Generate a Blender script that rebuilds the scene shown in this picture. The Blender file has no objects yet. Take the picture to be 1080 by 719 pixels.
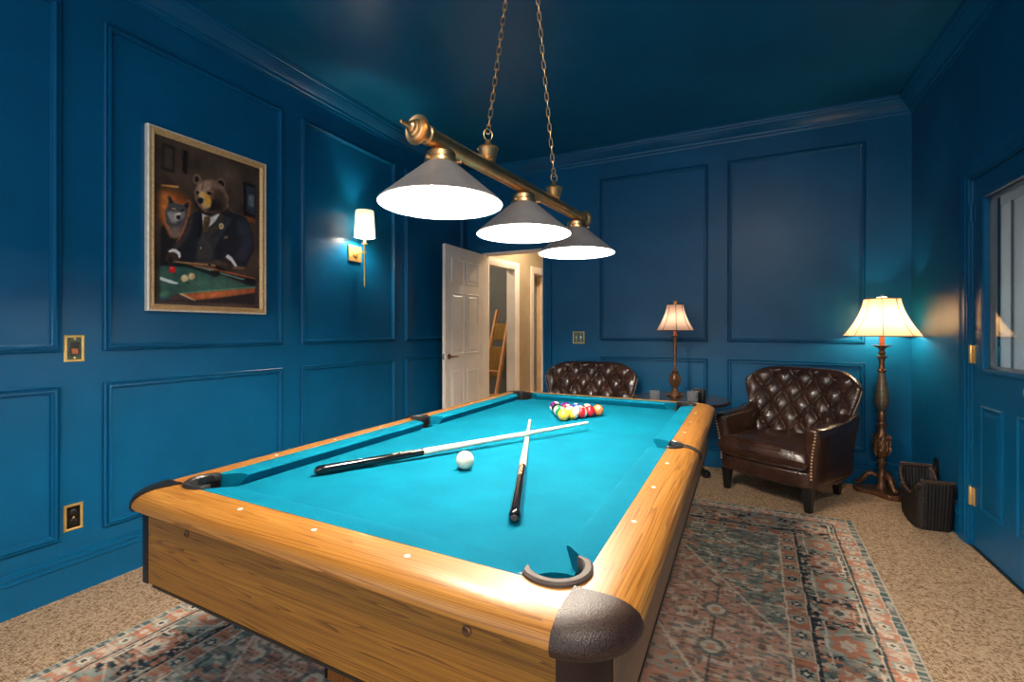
import bpy, bmesh, math, random
import numpy as np
from mathutils import Vector, Matrix, Euler
random.seed(4)
PI = math.pi
scene = bpy.context.scene

# ------------------------------------------------------------------ camera, world, exposure
cam_d = bpy.data.cameras.new('camera')
cam_o = bpy.data.objects.new('camera', cam_d)
scene.collection.objects.link(cam_o)
cam_o.location = (0, 0, 1.2)
cam_o.rotation_euler = (PI/2, -0.0013, 0.4544)
cam_d.sensor_width = 36
cam_d.lens = 484.7/1080*36
cam_d.shift_y = -11.55/1080
cam_d.clip_start = 0.02
scene.camera = cam_o

world = bpy.data.worlds.new('world'); scene.world = world
world.use_nodes = True
bg = world.node_tree.nodes['Background']
bg.inputs[0].default_value = (0.86, 0.93, 1.0, 1)
WORLD = 1.25
bg.inputs[1].default_value = WORLD
scene.view_settings.view_transform = 'Standard'
scene.view_settings.look = 'None'
scene.view_settings.exposure = 0.3
scene.view_settings.gamma = 1.0
BULB_TABLE = 1000.0      # pool table bulbs
BULB_SCONCE = 750.0
BULB_FLOOR = 230.0
BULB_DESK = 120.0
FILL_HALL = 150.0  # unseen lamps added to brighten the hall and side rooms
FILL_CEIL = 125.0  # unseen fill lamp added behind the viewer
C = scene.collection

# ------------------------------------------------------------------ materials
def lin(c):
    return tuple(((v/255)/12.92 if v/255 <= .04045 else ((v/255+.055)/1.055)**2.4) for v in c[:3]) + (1,)
def newmat(name):
    m = bpy.data.materials.new(name); m.use_nodes = True
    nt = m.node_tree; b = nt.nodes['Principled BSDF']
    return m, nt, b
def setup(b, col=None, rough=.5, metal=0, coat=0, spec=.5, coatr=.05, sheen=0):
    if col is not None: b.inputs['Base Color'].default_value = col
    b.inputs['Roughness'].default_value = rough
    b.inputs['Metallic'].default_value = metal
    b.inputs['Coat Weight'].default_value = coat
    b.inputs['Coat Roughness'].default_value = coatr
    b.inputs['Specular IOR Level'].default_value = spec
    b.inputs['Sheen Weight'].default_value = sheen
def coords(nt, scale=(1,1,1), kind='Object', rot=(0,0,0)):
    tc = nt.nodes.new('ShaderNodeTexCoord'); mp = nt.nodes.new('ShaderNodeMapping')
    nt.links.new(tc.outputs[kind], mp.inputs[0]); mp.inputs['Scale'].default_value = scale
    mp.inputs['Rotation'].default_value = rot
    return mp.outputs[0]
def noise(nt, vec, scale, detail=4, rough=.55, dist=0):
    n = nt.nodes.new('ShaderNodeTexNoise'); nt.links.new(vec, n.inputs['Vector'])
    n.inputs['Scale'].default_value = scale; n.inputs['Detail'].default_value = detail
    n.inputs['Roughness'].default_value = rough; n.inputs['Distortion'].default_value = dist
    return n.outputs['Fac']
def ramp(nt, fac, stops):
    r = nt.nodes.new('ShaderNodeValToRGB'); nt.links.new(fac, r.inputs[0])
    e = r.color_ramp.elements
    e[0].position, e[0].color = stops[0]; e[1].position, e[1].color = stops[-1]
    for s in stops[1:-1]:
        k = e.new(s[0]); k.color = s[1]
    return r.outputs[0]
def bump(nt, b, h, strength, dist=.002):
    n = nt.nodes.new('ShaderNodeBump'); n.inputs['Strength'].default_value = strength
    n.inputs['Distance'].default_value = dist
    nt.links.new(h, n.inputs['Height']); nt.links.new(n.outputs[0], b.inputs['Normal'])
def math_(nt, op, a, b=None, c=None):
    n = nt.nodes.new('ShaderNodeMath'); n.operation = op
    for i, v in enumerate((a, b, c)):
        if v is None: continue
        if isinstance(v, (int, float)): n.inputs[i].default_value = v
        else: nt.links.new(v, n.inputs[i])
    return n.outputs[0]
def mixc(nt, fac, a, b, blend='MIX'):
    n = nt.nodes.new('ShaderNodeMix'); n.data_type = 'RGBA'; n.blend_type = blend
    for i, v in ((0, fac), (6, a), (7, b)):
        if isinstance(v, (int, float, tuple)): n.inputs[i].default_value = v
        else: nt.links.new(v, n.inputs[i])
    return n.outputs[2]

def simple(name, col, rough=.5, metal=0, coat=0, spec=.5, nscale=30, namt=.12, bmp=0, bscale=200, sheen=0):
    m, nt, b = newmat(name)
    v = coords(nt)
    n = noise(nt, v, nscale, 3)
    lo = tuple(max(0, c*(1-namt)) for c in col[:3])+(1,); hi = tuple(min(1, c*(1+namt)) for c in col[:3])+(1,)
    nt.links.new(ramp(nt, n, [(.3, lo), (.7, hi)]), b.inputs['Base Color'])
    setup(b, None, rough, metal, coat, spec, sheen=sheen)
    if bmp: bump(nt, b, noise(nt, v, bscale, 2), bmp, .001)
    return m

def paint(name, col, rough, bmp=.12, spec=.5, hf=1.0):
    m, nt, b = newmat(name)
    v = coords(nt)
    n = noise(nt, v, 2.2, 5, .6)
    lo = tuple(c*.9 for c in col[:3])+(1,); hi = tuple(c*1.1 for c in col[:3])+(1,)
    nt.links.new(ramp(nt, n, [(.35, lo), (.65, hi)]), b.inputs['Base Color'])
    setup(b, None, rough, spec=spec)
    r = ramp(nt, noise(nt, v, 5, 6, .7), [(.3, (rough*.92,)*3+(1,)), (.7, (rough*1.12,)*3+(1,))])
    nt.links.new(r, b.inputs['Roughness'])
    h = math_(nt, 'ADD', math_(nt, 'MULTIPLY', noise(nt, v, 160, 3), hf), math_(nt, 'MULTIPLY', noise(nt, v, 9, 3), 2.5))
    bump(nt, b, h, bmp, .0015)
    return m
M = {}
M['wall'] = paint('blue_wall_paint', (.0015, .096, .222, 1), .33, spec=.27)
M['ceiling'] = paint('blue_ceiling_paint', (.003, .120, .235, 1), .33, .05, spec=.6, hf=.0)
M['white_paint'] = paint('white_door_paint', lin((240, 230, 218)), .4, .05)
M['hall_paint'] = paint('taupe_hall_paint', lin((178, 160, 132)), .6, .05)
M['grey_paint'] = paint('grey_room_paint', lin((112, 116, 118)), .6, .05)
M['siding'] = paint('pale_siding', lin((168, 168, 162)), .6, .05)

def wood(name, axis, light, mid, dark, rough=.40, ring=40, coat=.18):
    m, nt, b = newmat(name)
    s = [13.0, 13.0, 13.0]; s[axis] = .32
    v = coords(nt, tuple(s))
    n = noise(nt, v, 1.0, 3, .5, .12)
    w = math_(nt, 'FRACT', math_(nt, 'MULTIPLY', n, ring))
    w = math_(nt, 'POWER', w, 4.0)
    s2 = [230.0, 230.0, 230.0]; s2[axis] = 3.5
    f = noise(nt, coords(nt, tuple(s2)), 1.0, 3, .6)
    s3 = [3.0, 3.0, 3.0]; s3[axis] = .6
    g = noise(nt, coords(nt, tuple(s3)), 1.0, 2)
    fac = math_(nt, 'MULTIPLY_ADD', w, .50, math_(nt, 'MULTIPLY_ADD', f, .62, math_(nt, 'MULTIPLY_ADD', g, .3, -.22)))
    nt.links.new(ramp(nt, fac, [(.12, light), (.45, mid), (.95, dark)]), b.inputs['Base Color'])
    setup(b, None, rough, coat=coat, coatr=.15)
    bump(nt, b, f, .08, .0006)
    return m
OL, OM_, OD = lin((184, 128, 56)), lin((150, 94, 28)), lin((92, 48, 12))
M['oak_x'] = wood('honey_oak_grain_across', 0, OL, OM_, OD)
M['oak_y'] = wood('honey_oak_grain_along', 1, OL, OM_, OD)
M['oak_z'] = wood('honey_oak_grain_upright', 2, lin((170, 104, 44)), lin((140, 80, 30)), lin((70, 36, 12)))
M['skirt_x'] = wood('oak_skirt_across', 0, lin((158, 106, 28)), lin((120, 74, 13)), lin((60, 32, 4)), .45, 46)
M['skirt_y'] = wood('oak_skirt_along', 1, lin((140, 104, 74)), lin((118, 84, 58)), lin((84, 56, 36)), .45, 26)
M['pine'] = wood('ladder_wood', 2, lin((240, 186, 136)), lin((226, 164, 112)), lin((180, 118, 68)), .5, 20, 0)
M['dark_wood'] = wood('dark_table_wood', 0, lin((48, 30, 24)), lin((34, 20, 16)), lin((16, 9, 7)), .25, 24, .4)

# cloth
def felt():
    m, nt, b = newmat('turquoise_felt')
    v = coords(nt)
    n = noise(nt, v, 420, 3, .7); n2 = noise(nt, v, 6, 4)
    a = math_(nt, 'MULTIPLY_ADD', n2, .45, math_(nt, 'MULTIPLY', n, .55))
    nt.links.new(ramp(nt, a, [(.3, (.0, .088, .150, 1)), (.7, (.0005, .152, .236, 1))]), b.inputs['Base Color'])
    setup(b, None, .9, spec=.06)
    bump(nt, b, n, .25, .0006)
    return m
M['felt'] = felt()
M['black'] = simple('black_plastic', (.007, .0065, .0065, 1), .35)
M['rubber'] = simple('grey_brown_pocket_rim', (.07, .052, .045, 1), .6, spec=.3)
M['rim_dark'] = simple('dark_pocket_rim', (.02, .018, .018, 1), .35)
def casting():
    m, nt, b = newmat('brown_grained_corner')
    v = coords(nt)
    vo = nt.nodes.new('ShaderNodeTexVoronoi'); nt.links.new(v, vo.inputs['Vector']); vo.inputs['Scale'].default_value = 420
    nt.links.new(ramp(nt, vo.outputs['Distance'], [(.1, (.060, .026, .014, 1)), (.7, (.014, .006, .004, 1))]), b.inputs['Base Color'])
    setup(b, None, .42)
    bump(nt, b, vo.outputs['Distance'], .5, .001)
    return m
M['casting'] = casting()
M['trim_brown'] = simple('brown_corner_trim', (.035, .015, .009, 1), .5, spec=.3)
M['pearl'] = simple('pearl_sight', (.85, .83, .78, 1), .25)
def leather():
    m, nt, b = newmat('dark_brown_leather')
    v = coords(nt)
    n = noise(nt, v, 7, 5, .6)
    nt.links.new(ramp(nt, n, [(.3, (.024, .0095, .006, 1)), (.75, (.062, .025, .014, 1))]), b.inputs['Base Color'])
    setup(b, None, .25, coat=.35, coatr=.16)
    vo = nt.nodes.new('ShaderNodeTexVoronoi'); nt.links.new(v, vo.inputs['Vector']); vo.inputs['Scale'].default_value = 260
    h = math_(nt, 'MULTIPLY_ADD', noise(nt, v, 16, 4, .6), 3.0, vo.outputs['Distance'])
    bump(nt, b, h, .22, .003)
    return m
M['leather'] = leather()
M['brass'] = simple('antique_brass', (.80, .48, .22, 1), .36, 1, nscale=12, namt=.25)
M['brass_bright'] = simple('polished_brass', (.90, .56, .18, 1), .34, .65, nscale=20)
M['nail'] = simple('bronze_nailhead', (.62, .38, .22, 1), .3, .4)
M['pewter'] = simple('pewter_shade', (.44, .39, .36, 1), .45, .55, nscale=6, namt=.2)
M['enamel'] = simple('white_enamel', (.9, .88, .84, 1), .5)
M['bronze'] = simple('aged_bronze', (.20, .095, .048, 1), .38, .6, nscale=60, namt=.6, bmp=.5, bscale=90)
M['vase'] = simple('verdigris_bronze', (.14, .11, .075, 1), .5, .3, nscale=50, namt=.5, bmp=.4, bscale=120)
M['copper'] = simple('copper_sleeve', (.50, .14, .06, 1), .4, .3)
M['chrome'] = simple('nickel', (.6, .58, .55, 1), .2, 1)
M['wicker'] = simple('black_wicker', (.011, .008, .007, 1), .5, nscale=90, namt=.6, bmp=.8, bscale=140)
M['wicker_rim'] = simple('brown_wicker_rim', (.05, .026, .016, 1), .55, nscale=90, namt=.6, bmp=.8, bscale=140)
M['cue_white'] = simple('ivory_cue_shaft', (.80, .70, .58, 1), .25, coat=.4)
M['cue_black'] = simple('black_cue_butt', (.006, .006, .007, 1), .12, coat=.6)
M['cue_copper'] = simple('copper_lettering', (.85, .50, .32, 1), .4)
M['frame_gold'] = simple('champagne_gold_frame', (.74, .47, .22, 1), .4, .25, nscale=80, namt=.2)
M['frame_silver'] = simple('pale_frame_edge', (.88, .80, .66, 1), .35, .2)
M['blanket'] = simple('mustard_knit', (.36, .20, .05, 1), .9, nscale=160, namt=.5, bmp=.8, bscale=160)
M['tile'] = simple('tan_bathroom_tile', lin((240, 206, 164)), .5, nscale=5)
M['plate_dark'] = simple('dark_bronze_face', (.03, .022, .012, 1), .3, .7)
M['plate_green'] = simple('patina_switch_face', (.14, .17, .12, 1), .25, .9)

def emis(name, col, st):
    m, nt, b = newmat(name)
    setup(b, (0, 0, 0, 1), .5)
    n = noise(nt, coords(nt), 3, 1)
    nt.links.new(ramp(nt, n, [(0, tuple(c*.97 for c in col[:3])+(1,)), (1, col)]), b.inputs['Emission Color'])
    b.inputs['Emission Strength'].default_value = st
    return m
WARM = (1, .83, .62, 1)
M['bulb_table'] = emis('bulb_glow', (1, .90, .76, 1), BULB_TABLE)
M['bulb_sconce'] = emis('sconce_bulb_glow', (1, .84, .66, 1), BULB_SCONCE)
M['bulb_floor'] = emis('floor_lamp_bulb_glow', (1, .78, .52, 1), BULB_FLOOR)
M['bulb_desk'] = emis('table_lamp_bulb_glow', (1, .8, .6, 1), BULB_DESK)
M['fill_hall'] = emis('hall_fill_glow', (1, .80, .56, 1), FILL_HALL)
M['fill_ceil'] = emis('ceiling_fill_glow', (1, .88, .74, 1), FILL_CEIL)

def fabric_shade(name, col, trans, dens=1.0):
    m = bpy.data.materials.new(name); m.use_nodes = True; nt = m.node_tree
    nt.nodes.remove(nt.nodes['Principled BSDF']); out = nt.nodes['Material Output']
    d = nt.nodes.new('ShaderNodeBsdfDiffuse'); t = nt.nodes.new('ShaderNodeBsdfTranslucent'); mx = nt.nodes.new('ShaderNodeMixShader')
    n = noise(nt, coords(nt, (1, 1, 3)), 120, 2)
    c = ramp(nt, n, [(.3, tuple(x*.88 for x in col[:3])+(1,)), (.7, col)])
    nt.links.new(c, d.inputs[0]); nt.links.new(c, t.inputs[0]); mx.inputs[0].default_value = trans
    nt.links.new(d.outputs[0], mx.inputs[1]); nt.links.new(t.outputs[0], mx.inputs[2]); nt.links.new(mx.outputs[0], out.inputs[0])
    return m
M['shade_cream'] = fabric_shade('cream_lamp_shade', (.76, .58, .38, 1), .42)
M['shade_white'] = fabric_shade('white_sconce_shade', (.95, .90, .82, 1), .6)
M['shade_taupe'] = fabric_shade('taupe_lamp_shade', (.36, .25, .20, 1), .4)
M['shade_seam'] = simple('tan_shade_seam', lin((190, 130, 70)), .7)
M['dark_seam'] = simple('black_shade_edge', lin((30, 26, 30)), .6)

def glass(name, rough=0, tint=(1, 1, 1, 1)):
    m, nt, b = newmat(name)
    setup(b, tint, rough); b.inputs['Transmission Weight'].default_value = 1
    n = noise(nt, coords(nt), 4, 1)
    nt.links.new(ramp(nt, n, [(0, tuple(c*.98 for c in tint[:3])+(1,)), (1, tint)]), b.inputs['Base Color'])
    return m
M['glass'] = glass('clear_glass', .04)
M['glass'].node_tree.nodes['Principled BSDF'].inputs['Transmission Weight'].default_value = .94
M['pane'] = glass('window_glass', 0, (.95, .97, .97, 1))

def carpet():
    m, nt, b = newmat('beige_loop_carpet')
    v = coords(nt, (105, 130, 1))
    vo = nt.nodes.new('ShaderNodeTexVoronoi'); nt.links.new(v, vo.inputs['Vector'])
    vo.inputs['Scale'].default_value = 1; vo.inputs['Randomness'].default_value = .55; vo.voronoi_dimensions = '2D'
    n = noise(nt, coords(nt), 40, 5, .7)
    sep = nt.nodes.new('ShaderNodeSeparateColor'); nt.links.new(vo.outputs['Color'], sep.inputs[0])
    f = math_(nt, 'MULTIPLY_ADD', sep.outputs[0], .45, math_(nt, 'MULTIPLY', n, .55))
    f = math_(nt, 'SUBTRACT', f, math_(nt, 'MULTIPLY', vo.outputs['Distance'], .55))
    nt.links.new(ramp(nt, f, [(.0, lin((130, 98, 70))), (.2, lin((196, 160, 126))), (.5, lin((224, 192, 158)))]), b.inputs['Base Color'])
    setup(b, None, .95, spec=.1)
    h = math_(nt, 'SUBTRACT', 1, vo.outputs['Distance'])
    bump(nt, b, h, 1.0, .008)
    return m
M['carpet'] = carpet()
def vcol(name, rough, weave=0):
    m, nt, b = newmat(name)
    a = nt.nodes.new('ShaderNodeVertexColor'); a.layer_name = 'Col'
    v = coords(nt)
    n = noise(nt, v, 500 if weave else 40, 2)
    c = mixc(nt, .25 if weave else .08, a.outputs[0], ramp(nt, n, [(.3, (.25, .25, .25, 1)), (.7, (1, 1, 1, 1))]), 'MULTIPLY')
    nt.links.new(c, b.inputs['Base Color'])
    setup(b, None, rough, spec=.15 if weave else .5)
    if weave: bump(nt, b, n, .5, .002)
    return m
M['rug'] = vcol('woven_rug_pattern', .95, 1)
M['print'] = vcol('art_print', .35)

# ------------------------------------------------------------------ geometry helpers
class MB:
    def __init__(s): s.v = []; s.f = []
    def add(s, v, f, mtx=None):
        o = len(s.v)
        for p in v:
            s.v.append(tuple(mtx @ Vector(p)) if mtx else tuple(p))
        for q in f: s.f.append(tuple(i+o for i in q))
        return s
    def box(s, a, b, mtx=None):
        x0, y0, z0 = a; x1, y1, z1 = b
        v = [(x0,y0,z0),(x1,y0,z0),(x1,y1,z0),(x0,y1,z0),(x0,y0,z1),(x1,y0,z1),(x1,y1,z1),(x0,y1,z1)]
        return s.add(v, [(0,3,2,1),(4,5,6,7),(0,1,5,4),(1,2,6,5),(2,3,7,6),(3,0,4,7)], mtx)
    def lathe(s, prof, n=32, mtx=None, cap=True):
        v = []; f = []; k = len(prof)
        for i in range(n):
            a = 2*PI*i/n
            for r, z in prof: v.append((r*math.cos(a), r*math.sin(a), z))
        for i in range(n):
            j = (i+1) % n
            for q in range(k-1): f.append((i*k+q, j*k+q, j*k+q+1, i*k+q+1))
        if cap:
            if prof[0][0] > 1e-5: f.append(tuple(i*k for i in reversed(range(n))))
            if prof[-1][0] > 1e-5: f.append(tuple(i*k+k-1 for i in range(n)))
        return s.add(v, f, mtx)
    def tube(s, pts, r, n=8, closed=False, mtx=None):
        pts = [Vector(p) for p in pts]; m = len(pts)
        rs = r if isinstance(r, (list, tuple)) else [r]*m
        v = []; f = []; up = None
        for i, p in enumerate(pts):
            if closed: d = pts[(i+1) % m]-pts[i-1]
            else: d = pts[min(i+1, m-1)]-pts[max(i-1, 0)]
            d.normalize()
            if up is None:
                up = Vector((0, 0, 1)) if abs(d.z) < .9 else Vector((1, 0, 0))
            a = d.cross(up).normalized(); up = a.cross(d).normalized()
            for q in range(n):
                t = 2*PI*q/n
                v.append(p + (a*math.cos(t)+up*math.sin(t))*rs[i])
        seg = m if closed else m-1
        for i in range(seg):
            j = (i+1) % m
            for q in range(n):
                w = (q+1) % n
                f.append((i*n+q, i*n+w, j*n+w, j*n+q))
        if not closed:
            f.append(tuple(reversed(range(n)))); f.append(tuple((m-1)*n+q for q in range(n)))
        return s.add(v, f, mtx)
    def grid(s, fn, nu, nv, mtx=None):
        v = [fn(i/nu, j/nv) for i in range(nu+1) for j in range(nv+1)]
        f = [(i*(nv+1)+j, (i+1)*(nv+1)+j, (i+1)*(nv+1)+j+1, i*(nv+1)+j+1) for i in range(nu) for j in range(nv)]
        return s.add(v, f, mtx)
    def sphere(s, c, r, n=12, m=8, sc=(1,1,1)):
        prof = [(r*math.sin(PI*i/m), -r*math.cos(PI*i/m)) for i in range(m+1)]
        prof[0] = (0, -r); prof[-1] = (0, r)
        return s.lathe(prof, n, Matrix.Translation(c) @ Matrix.Diagonal((*sc, 1)), False)
    def extrude(s, poly, h0, h1, mtx=None):      # poly in xy
        n = len(poly)
        v = [(x, y, h0) for x, y in poly]+[(x, y, h1) for x, y in poly]
        f = [tuple(reversed(range(n))), tuple(range(n, 2*n))]+[(i, (i+1) % n, n+(i+1) % n, n+i) for i in range(n)]
        return s.add(v, f, mtx)
    def build(s, name, mat, parent=None, smooth=True, ang=38, bevel=0, loc=None, seg=2):
        me = bpy.data.meshes.new(name); me.from_pydata(s.v, [], s.f)
        bm = bmesh.new(); bm.from_mesh(me)
        bmesh.ops.remove_doubles(bm, verts=bm.verts, dist=1e-6)
        bmesh.ops.recalc_face_normals(bm, faces=bm.faces)
        bm.to_mesh(me); bm.free()
        if smooth:
            me.polygons.foreach_set('use_smooth', [True]*len(me.polygons))
            me.set_sharp_from_angle(angle=math.radians(ang))
        me.materials.append(M[mat] if isinstance(mat, str) else mat)
        o = bpy.data.objects.new(name, me); C.objects.link(o)
        if parent: o.parent = parent
        if loc: o.location = loc
        if bevel:
            b = o.modifiers.new('bevel', 'BEVEL'); b.width = bevel; b.segments = seg; b.limit_method = 'ANGLE'
            b.angle_limit = math.radians(35)
        return o
def T(x, y, z): return Matrix.Translation((x, y, z))
def RZ(a): return Matrix.Rotation(a, 4, 'Z')
def RX(a): return Matrix.Rotation(a, 4, 'X')
def RY(a): return Matrix.Rotation(a, 4, 'Y')
def tag(o, label, cat, group=None, kind=None):
    if label: o['label'] = label
    if cat: o['category'] = cat
    if group: o['group'] = group
    if kind: o['kind'] = kind
    return o
def thing(name, label, cat, loc=(0,0,0), rz=0, group=None):
    o = bpy.data.objects.new(name, None); C.objects.link(o); o.empty_display_size = .1
    o.location = loc; o.rotation_euler = (0, 0, rz)
    return tag(o, label, cat, group)
def struct(o, label=None):
    o['kind'] = 'structure'
    if label: o['label'] = label
    return o
def copy_tree(o, parent=None):
    c = o.copy(); C.objects.link(c); c.parent = parent
    for ch in list(o.children): copy_tree(ch, c)
    return c
def rotmin(a, b):     # matrix turning z axis onto b-a at a
    d = (Vector(b)-Vector(a)).normalized()
    return Matrix.Translation(a) @ d.to_track_quat('Z', 'Y').to_matrix().to_4x4()
def puff(front_back, nu, nv):
    """closed pillow: front_back(u,v) -> (p_front, p_back), both equal on the border"""
    m = MB()
    m.grid(lambda u, v: front_back(u, v)[0], nu, nv)
    m.grid(lambda u, v: front_back(u, v)[1], nu, nv)
    return m

# ------------------------------------------------------------------ room shell
XL, XR, YB, YF, ZC = -2.717, 1.18, 4.413, -1.6, 2.95
DX0, DX1, DH = -2.53, -1.795, 2.045       # back doorway
m = MB(); m.box((XL-.12, YF, -.1), (XR+.12, YB+2.9, 0)); 
struct(m.build('floor', 'carpet', smooth=False), 'beige looped carpet floor')
m = MB(); m.box((XL-.12, YF, ZC), (XR+.12, YB+.12, ZC+.1))
struct(m.build('ceiling', 'ceiling', smooth=False), 'glossy dark blue painted ceiling')
m = MB(); m.box((XL-.12, YF, 0), (XL, YB, ZC))
struct(m.build('wall_left', 'wall', smooth=False), 'teal blue panelled wall on the left')
m = MB(); m.box((XL-.12, YB, 0), (DX0, YB+.12, ZC)).box((DX0, YB, DH), (DX1, YB+.12, ZC)).box((DX1, YB, 0), (XR+.12, YB+.12, ZC))
struct(m.build('wall_back', 'wall', smooth=False), 'teal blue panelled wall at the back with doorway')
RY0, RY1, RH = 2.64, 3.445, 2.05           # right door opening
m = MB(); m.box((XR, RY1, 0), (XR+.12, YB, ZC)).box((XR, RY0, RH), (XR+.12, RY1, ZC)).box((XR, YF, 0), (XR+.12, RY0, ZC))
struct(m.build('wall_right', 'wall', smooth=False), 'dark blue plain wall on the right')

# mouldings: one profile swept round rectangles / along runs
def sweep_poly(m, pts, normal_side, prof, closed):
    """pts: 3D corners; prof: (offset inward, height out of wall) ; normal_side: wall normal"""
    N = Vector(normal_side); n = len(pts); pts = [Vector(p) for p in pts]; rows = []
    for i, p in enumerate(pts):
        if closed or 0 < i < n-1:
            d0 = (p-pts[i-1]).normalized(); d1 = (pts[(i+1) % n]-p).normalized()
        elif i == 0: d0 = d1 = (pts[1]-p).normalized()
        else: d0 = d1 = (p-pts[i-1]).normalized()
        a0 = N.cross(d0); a1 = N.cross(d1); b = (a0+a1); b /= b.dot(a0)
        rows.append([p+b*o+N*h for o, h in prof])
    k = len(prof); v = [q for r in rows for q in r]; f = []
    for i in range(n if closed else n-1):
        j = (i+1) % n
        for q in range(k-1): f.append((i*k+q, j*k+q, j*k+q+1, i*k+q+1))
    if not closed:
        f.append(tuple(range(k))); f.append(tuple((n-1)*k+q for q in reversed(range(k))))
    m.add(v, f)
PANEL = [(0, 0), (0, .014), (.005, .019), (.010, .010), (.013, .010), (.017, .023), (.023, .024), (.028, .013), (.032, .012), (.034, 0)]
ti = [0]
def trim(m, label, mat='wall', **k):
    ti[0] += 1
    return struct(m.build('trim_%d' % ti[0], mat, ang=25, **k), label)
ZT, ZU, ZL, ZB = 2.6675, 1.0999, .9485, .2567
for a, b in ((-1.02, -.02), (.11, .959), (1.1132, 2.0738), (2.2173, 3.1889), (3.3293, 4.30)):
    for z0, z1, w in ((ZU, ZT, 'upper'), (ZB, ZL, 'lower')):
        m = MB(); sweep_poly(m, [(XL, a, z0), (XL, b, z0), (XL, b, z1), (XL, a, z1)], (1, 0, 0), PANEL, True)
        trim(m, 'blue picture-frame moulding of an %s panel on left wall' % w)
for a, b in ((-1.1988, -.2285), (-.071, .8985)):
    for z0, z1, w in ((ZU, ZT, 'upper'), (ZB, ZL, 'lower')):
        m = MB(); sweep_poly(m, [(a, YB, z0), (b, YB, z0), (b, YB, z1), (a, YB, z1)], (0, -1, 0), PANEL, True)
        trim(m, 'blue picture-frame moulding of an %s panel on back wall' % w)
BASE = [(0, 0), (0, .014), (.132, .014), (.138, .023), (.146, .023), (.151, .013), (.157, .013), (.162, .020), (.169, .020), (.174, .010), (.182, .011), (.188, 0)]
def baseboard(name, a, b, N):
    m = MB(); d = (Vector(b)-Vector(a))
    if Vector(N).cross(d).z < 0: a, b = b, a
    sweep_poly(m, [a, b], N, BASE, False)
    return struct(m.build(name, 'wall', ang=25), 'blue ridged baseboard')
baseboard('baseboard_left', (XL, YF, 0), (XL, YB, 0), (1, 0, 0))
baseboard('baseboard_back', (DX1+.1, YB, 0), (XR, YB, 0), (0, -1, 0))
baseboard('baseboard_right', (XR, RY1+.1, 0), (XR, YB, 0), (-1, 0, 0))
# crown
CR = [(.125, 0), (.125, .008), (.112, .012), (.106, .012), (.100, .022), (.088, .026), (.084, .026), (.078, .036), (.040, .074), (.034, .080), (.026, .082), (.020, .094), (.008, .098), (.008, .108), (0, .108)]
def crown(a, b, c, d):
    pts = [a, b, c, d]; rows = []
    for (x, y, sx, sy) in pts: rows.append([(x+sx*h, y+sy*h, ZC-o) for o, h in CR])
    k = len(CR); m = MB(); v = [q for r in rows for q in r]; f = []
    for i in range(3):
        for q in range(k-1): f.append((i*k+q, (i+1)*k+q, (i+1)*k+q+1, i*k+q+1))
    m.add(v, f); trim(m, 'stepped blue crown moulding round the ceiling')
crown((XL, YF, 1, 0), (XL, YB, 1, -1), (XR, YB, -1, -1), (XR, YF, -1, 0))
# casings
CAS = [(0, 0), (0, .010), (.006, .013), (.02, .013), (.026, .018), (.07, .018), (.08, .022), (.092, .022), (.095, 0)]
def casing(pts, N, label, mat, prof=CAS):
    m = MB(); sweep_poly(m, pts, N, prof, False); return trim(m, label, mat)
casing([(DX0, YB, 0), (DX0, YB, DH), (DX1, YB, DH), (DX1, YB, 0)], (0, -1, 0), 'blue casing round the back doorway', 'wall')
m = MB(); m.box((DX0-.0, YB-.004, 0), (DX0+.018, YB+.124, DH)).box((DX1-.016, YB-.004, 0), (DX1, YB+.124, DH)).box((DX0, YB-.004, DH-.018), (DX1, YB+.124, DH))
trim(m, 'pale jamb lining of the back doorway', 'white_paint')
casing([(XR, RY1, 0), (XR, RY1, RH), (XR, RY0, RH), (XR, RY0, 0)], (-1, 0, 0), 'blue casing round the glazed door', 'wall')
m = MB(); m.box((XR-.004, RY1-.016, 0), (XR+.12, RY1, RH)).box((XR-.004, RY0, 0), (XR+.12, RY0+.016, RH)).box((XR-.004, RY0, RH-.014), (XR+.12, RY1, RH))
trim(m, 'blue jamb lining of the glazed door')

# ---- right door with glass
dr = thing('door_1', None, None, (XR+.006, RY1-.018, .008)); dr['kind'] = 'structure'; dr['label'] = 'blue door with glazed upper half and brass hinges'
DW, DHH = .768, 2.024
GY0, GY1, GZ0, GZ1 = .135, .60, .985, 1.90     # glass from hinge side, local y is negative
m = MB(); th = .042
m.box((0, -DW, 0), (th, 0, GZ0)).box((0, -DW, GZ1), (th, 0, DHH)).box((0, -GY0, GZ0), (th, 0, GZ1)).box((0, -DW, GZ0), (th, -GY1, GZ1))
leafm = m.build('door_leaf', 'wall', dr, smooth=False)
def raised(m, y0, y1, z0, z1):     # raised panel on the room side (-x)
    sweep_poly(m, [(0, y1, z0), (0, y0, z0), (0, y0, z1), (0, y1, z1)], (-1, 0, 0), [(0, 0), (0, .006), (.008, .010), (.016, .004), (.030, .003), (.05, .010), (.055, .010)], True)
    m.box((-.010, y0+.054, z0+.054), (.001, y1-.054, z1-.054))
for y1 in (-.10, -.455):
    m = MB(); raised(m, y1-.225, y1, .225, .79); m.build('door_panel', 'wall', dr, ang=20)
m = MB(); sweep_poly(m, [(0, -GY1-.02, GZ0-.02), (0, -GY0+.02, GZ0-.02), (0, -GY0+.02, GZ1+.02), (0, -GY1-.02, GZ1+.02)][::-1], (-1, 0, 0), [(0, 0), (0, .008), (.006, .014), (.020, .012), (.026, .006), (.026, -.02)], True)
m.build('glazing_bead', 'wall', dr, ang=20)
m = MB(); m.box((.014, -GY1, GZ0), (.020, -GY0, GZ1)); m.build('glass_pane', 'pane', dr, smooth=False)
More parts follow.
